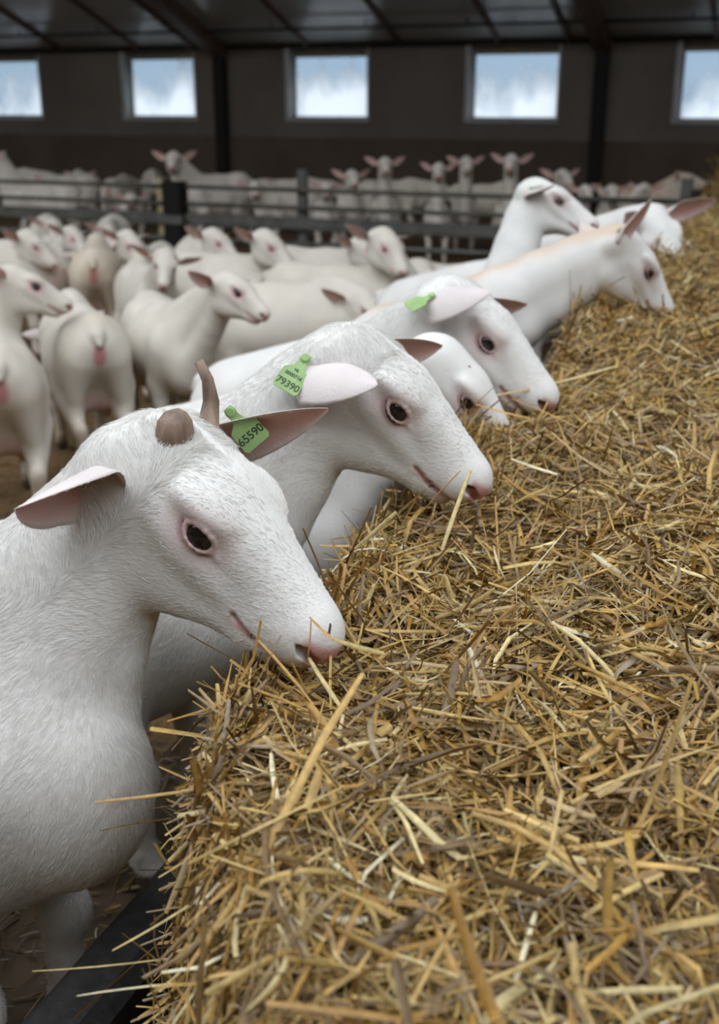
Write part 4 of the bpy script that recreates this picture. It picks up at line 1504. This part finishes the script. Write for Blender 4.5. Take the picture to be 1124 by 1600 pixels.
def build_straw():
    rng = np.random.default_rng(21)
    Vs, Fs, Cs = [], [], []

    def put(n, x0, x1, y0, y1, lm, ls, wm, ws, lay, tl=0.20, keep=None, edge=False):
        x, y = rng.uniform(x0, x1, n), rng.uniform(y0, y1, n)
        if keep is not None:
            k = keep(x, y)
            x, y = x[k], y[k]
            n = len(x)
        k = pile_h(x, y) > rng.uniform(0.44, 0.52, n)
        x, y = x[k], y[k]
        n = len(x)
        az = rng.uniform(0, 2 * math.pi, n)
        L = np.clip(lm * np.exp(rng.normal(0, ls, n)), 0.008, 0.24)
        W = np.clip(wm * np.exp(rng.normal(0, ws, n)), 0.0010, 0.010)
        if edge:
            az = rng.normal(math.pi, 1.3, n)
        hx, hy = np.cos(az) * L * 0.42, np.sin(az) * L * 0.42
        za, zb = pile_h(x + hx, y + hy), pile_h(x - hx, y - hy)
        zc = pile_h(x, y)
        tilt = np.arctan2(za - zb, L * 0.84 + 1e-6)
        tilt = np.clip(tilt, -1.0, 1.0) + rng.normal(0, tl, n)
        z = np.maximum(zc, (za + zb) / 2 - 0.01) + rng.uniform(lay[0], lay[1], n)
        v, f, c = straw_bits(x, y, z, az, tilt, L, W, rng.normal(0, 0.55, n), np.where(rng.random(n) < 0.38, rng.uniform(-1.2, 1.2, n), 0), rng.normal(0, 1.6, n), straw_cols(n, rng), rng)
        Fs.append(f + sum(len(q) for q in Vs))
        Vs.append(v)
        Cs.append(c)
    vis = lambda x, y: (x < 0.12 + 0.02 * y) | (rng.random(len(x)) < 0.12 + 0.45 * np.clip((0.75 - x) / 0.6, 0, 1))
    # fine broken bits, ordinary chopped stalks, broad leaves
    put(52000, -0.65, 0.9, 0.38, 2.1, 0.026, 0.45, 0.0024, 0.35, (-0.012, 0.006), 0.30, vis)
    put(36000, -0.65, 0.9, 0.38, 2.1, 0.052, 0.50, 0.0031, 0.40, (-0.012, 0.018), 0.30, vis)
    put(9000, -0.63, 0.9, 0.38, 2.1, 0.085, 0.42, 0.0046, 0.40, (-0.004, 0.036), 0.36, vis)
    put(44000, -0.72, 0.9, 2.1, 6.7, 0.034, 0.40, 0.0030, 0.35, (-0.010, 0.008), 0.30, vis)
    put(34000, -0.72, 0.9, 2.1, 6.7, 0.070, 0.40, 0.0044, 0.35, (-0.004, 0.022), 0.28, vis)
    # the steep left edge, with stalks sticking out over the barrier
    put(16000, -0.655, -0.48, 0.40, 2.6, 0.045, 0.40, 0.0036, 0.35, (-0.006, 0.018), 0.40)
    put(1100, -0.645, -0.48, 0.42, 2.6, 0.095, 0.30, 0.0045, 0.3, (0.0, 0.02), 0.35, edge=True)
    put(900, -0.66, -0.45, 2.2, 6.5, 0.13, 0.30, 0.0050, 0.3, (0.0, 0.05), 0.50)

    # single long stalks the photo shows clearly: two ends each
    def stalk(p, q, w, col, curl=0.06):
        p, q = np.asarray(p, float), np.asarray(q, float)
        d = q - p
        L = np.linalg.norm(d)
        c = (p + q) / 2
        v, f, cc = straw_bits(np.array([c[0]]), np.array([c[1]]), np.array([c[2]]), np.array([math.atan2(d[1], d[0])]), np.array([math.asin(d[2] / L)]),
                              np.array([L]), np.array([w]), np.array([curl]), np.array([0.0]), np.array([0.3]), np.array([col]), rng)
        Fs.append(f + sum(len(k) for k in Vs))
        Vs.append(v)
        Cs.append(cc)
    G, Pl, Or = (0.55, 0.42, 0.18), (0.70, 0.62, 0.40), (0.55, 0.32, 0.09)
    for a, b, w, c in (
            (at(158, 1297, 1.13), at(268, 1278, 1.16), .0030, G), (at(50, 1520, 1.08), at(262, 1500, 1.05), .0042, G),
            (at(120, 1556, 1.02), at(275, 1536, 1.00), .0046, Pl), (at(178, 1487, 1.06), at(330, 1395, 1.04), .0060, G),
            (at(262, 1345, 1.12), at(395, 1225, 1.12), .0050, G), (at(292, 990, 1.36), at(372, 1034, 1.33), .0035, Or),
            (at(484, 965, 1.16), at(520, 1000, 1.14), .0050, Or), (at(487, 968, 1.16), at(482, 1030, 1.17), .0032, Or),
            (at(482, 1028, 1.17), at(532, 1105, 1.13), .0050, G), (at(516, 998, 1.14), at(600, 1022, 1.18), .0060, G),
            (at(405, 1000, 1.16), at(490, 1100, 1.13), .0032, Or), (at(455, 1035, 1.15), at(480, 1085, 1.15), .0060, Or),
            (at(800, 718, 1.85), at(872, 742, 1.80), .0060, Pl), (at(840, 965, 1.42), at(880, 985, 1.42), .0070, Pl),
            (at(775, 620, 2.2), at(960, 575, 2.3), .0060, G), (at(742, 632, 2.15), at(830, 655, 2.1), .0045, Or),
            (at(800, 622, 2.1), at(905, 668, 2.05), .0050, Or), (at(660, 800, 1.62), at(720, 735, 1.60), .0050, Or),
            (at(690, 860, 1.52), at(735, 735, 1.56), .0060, G), (at(555, 858, 1.55), at(620, 800, 1.52), .0060, G),
            (at(330, 1140, 1.25), at(420, 1105, 1.22), .0060, Pl), (at(355, 1160, 1.2), at(425, 1110, 1.2), .0075, Pl),
            (at(960, 420, 3.9), at(1060, 470, 3.7), .007, G), (at(985, 372, 3.9), at(1060, 400, 3.8), .006, G)):
        stalk(a, b, w, c)
    # the body of the heap under the loose stalks
    xs = np.concatenate([np.linspace(-0.645, -0.40, 40), np.linspace(-0.38, 1.0, 60)])
    ys = np.linspace(0.3, 6.75, 240)
    X, Y = np.meshgrid(xs, ys, indexing='ij')
    Z = pile_h(X, Y) - 0.024 + 0.004 * np.sin(X * 130 + Y * 90) * np.cos(Y * 120 - X * 60)
    nx, ny = X.shape
    top = np.stack([X, Y, Z], -1).reshape(-1, 3)
    ii = np.arange(nx * ny).reshape(nx, ny)
    f = np.stack([ii[:-1, :-1], ii[1:, :-1], ii[1:, 1:], ii[:-1, 1:]], -1).reshape(-1, 4)
    bot = top.copy()
    bot[:, 2] = 0.0
    # skirt to the floor
    rim = np.concatenate([ii[:, 0], ii[-1, 1:], ii[::-1, -1][1:], ii[0, ::-1][1:-1]])
    nb = len(top)
    sk = top[rim].copy()
    sk[:, 2] = 0
    m = len(rim)
    k = np.arange(m)
    fs = np.stack([rim[k], nb + k, nb + (k + 1) % m, rim[(k + 1) % m]], 1)
    allv = np.concatenate([top, sk])
    col = np.tile(np.array([0.10, 0.060, 0.025]), (len(allv), 1)) * (0.8 + 0.35 * vnoise(allv, 60, 4)[:, None])  # dark colour stands in for shade in the gaps between stalks
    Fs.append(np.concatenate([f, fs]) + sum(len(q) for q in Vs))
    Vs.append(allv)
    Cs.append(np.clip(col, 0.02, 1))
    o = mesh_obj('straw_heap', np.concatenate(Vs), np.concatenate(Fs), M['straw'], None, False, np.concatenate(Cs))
    tag(o, 'long heap of loose golden straw along the right side', 'straw', kind='stuff')

    # trodden bedding on the pen floor
    n = 16000
    x, y = -0.75 - 3.9 * rng.random(n) ** 1.5, rng.uniform(0.2, 7.0, n)
    L = np.clip(0.05 * np.exp(rng.normal(0, 0.5, n)), 0.01, 0.16)
    v, f, c = straw_bits(x, y, np.where(x > -1.15, 0.203, 0.006) + rng.uniform(0, .006, n), rng.uniform(0, 6.28, n), rng.normal(0, 0.10, n), L,
                         np.clip(0.004 * np.exp(rng.normal(0, .3, n)), .001, .01), rng.normal(0, .3, n), np.zeros(n), rng.normal(0, 1, n), straw_cols(n, rng, 0.42), rng)
    o = mesh_obj('bedding_straw', v, f, M['straw'], None, False, c)
    tag(o, 'dark trodden straw scattered over the pen floor', 'straw', kind='stuff')

    # tall stack of straw at the far right
    n = 9000
    cx, cy, r, hgt = -0.08, 8.2, 0.72, 1.36
    th, zz = rng.uniform(0, 2 * math.pi, n), rng.uniform(0.0, hgt, n)
    rr = r * (1 + 0.05 * np.sin(3 * th) + 0.03 * np.sin(7 * th)) * (1 - 0.38 * sstep(zz, 0.75, hgt + 0.15))
    tp = rng.random(n) < 0.2
    rr = np.where(tp, rr * np.sqrt(rng.random(n)) * 0.7, rr)
    zz = np.where(tp, hgt - 0.02, zz)
    x, y = cx + rr * np.cos(th), cy + rr * np.sin(th)
    L = np.clip(0.12 * np.exp(rng.normal(0, 0.4, n)), 0.03, 0.3)
    V1, F1, C1 = straw_bits(x, y, zz, th + math.pi / 2 + rng.normal(0, .5, n), rng.normal(0, 0.5, n), L, np.full(n, 0.007), rng.normal(0, .3, n), np.zeros(n), rng.normal(0, 1, n), straw_cols(n, rng), rng)
    mb_v, mb_f = [], []
    nt, nz = 40, 12
    for j in range(nz + 1):
        z = hgt * j / nz
        for i in range(nt):
            a = 2 * math.pi * i / nt
            q = (r - 0.02) * (1 + 0.05 * math.sin(3 * a) + 0.03 * math.sin(7 * a)) * (1 - 0.38 * float(sstep(np.array(z), 0.75, hgt + 0.15)))
            mb_v.append((cx + q * math.cos(a), cy + q * math.sin(a), z))
    for j in range(nz):
        for i in range(nt):
            mb_f.append((j * nt + i, j * nt + (i + 1) % nt, (j + 1) * nt + (i + 1) % nt, (j + 1) * nt + i))
    mb_v.append((cx, cy, hgt))
    for i in range(nt):
        mb_f.append((nz * nt + i, nz * nt + (i + 1) % nt, len(mb_v) - 1, len(mb_v) - 1))
    mb_f = np.array(mb_f)
    k = mb_f[:, 2] == mb_f[:, 3]
    mb_f[k, 3] = mb_f[k, 2]
    mb_f = mb_f[~k]
    v = np.concatenate([V1, np.array(mb_v)])
    o = mesh_obj('straw_stack', v, np.concatenate([F1, mb_f + len(V1)]), M['straw'], None, False, np.concatenate([C1, np.tile((0.25, 0.15, 0.06), (len(mb_v), 1))]))
    tag(o, 'tall straw stack standing at the far right edge beyond the goats', 'straw', kind='stuff')


build_straw()
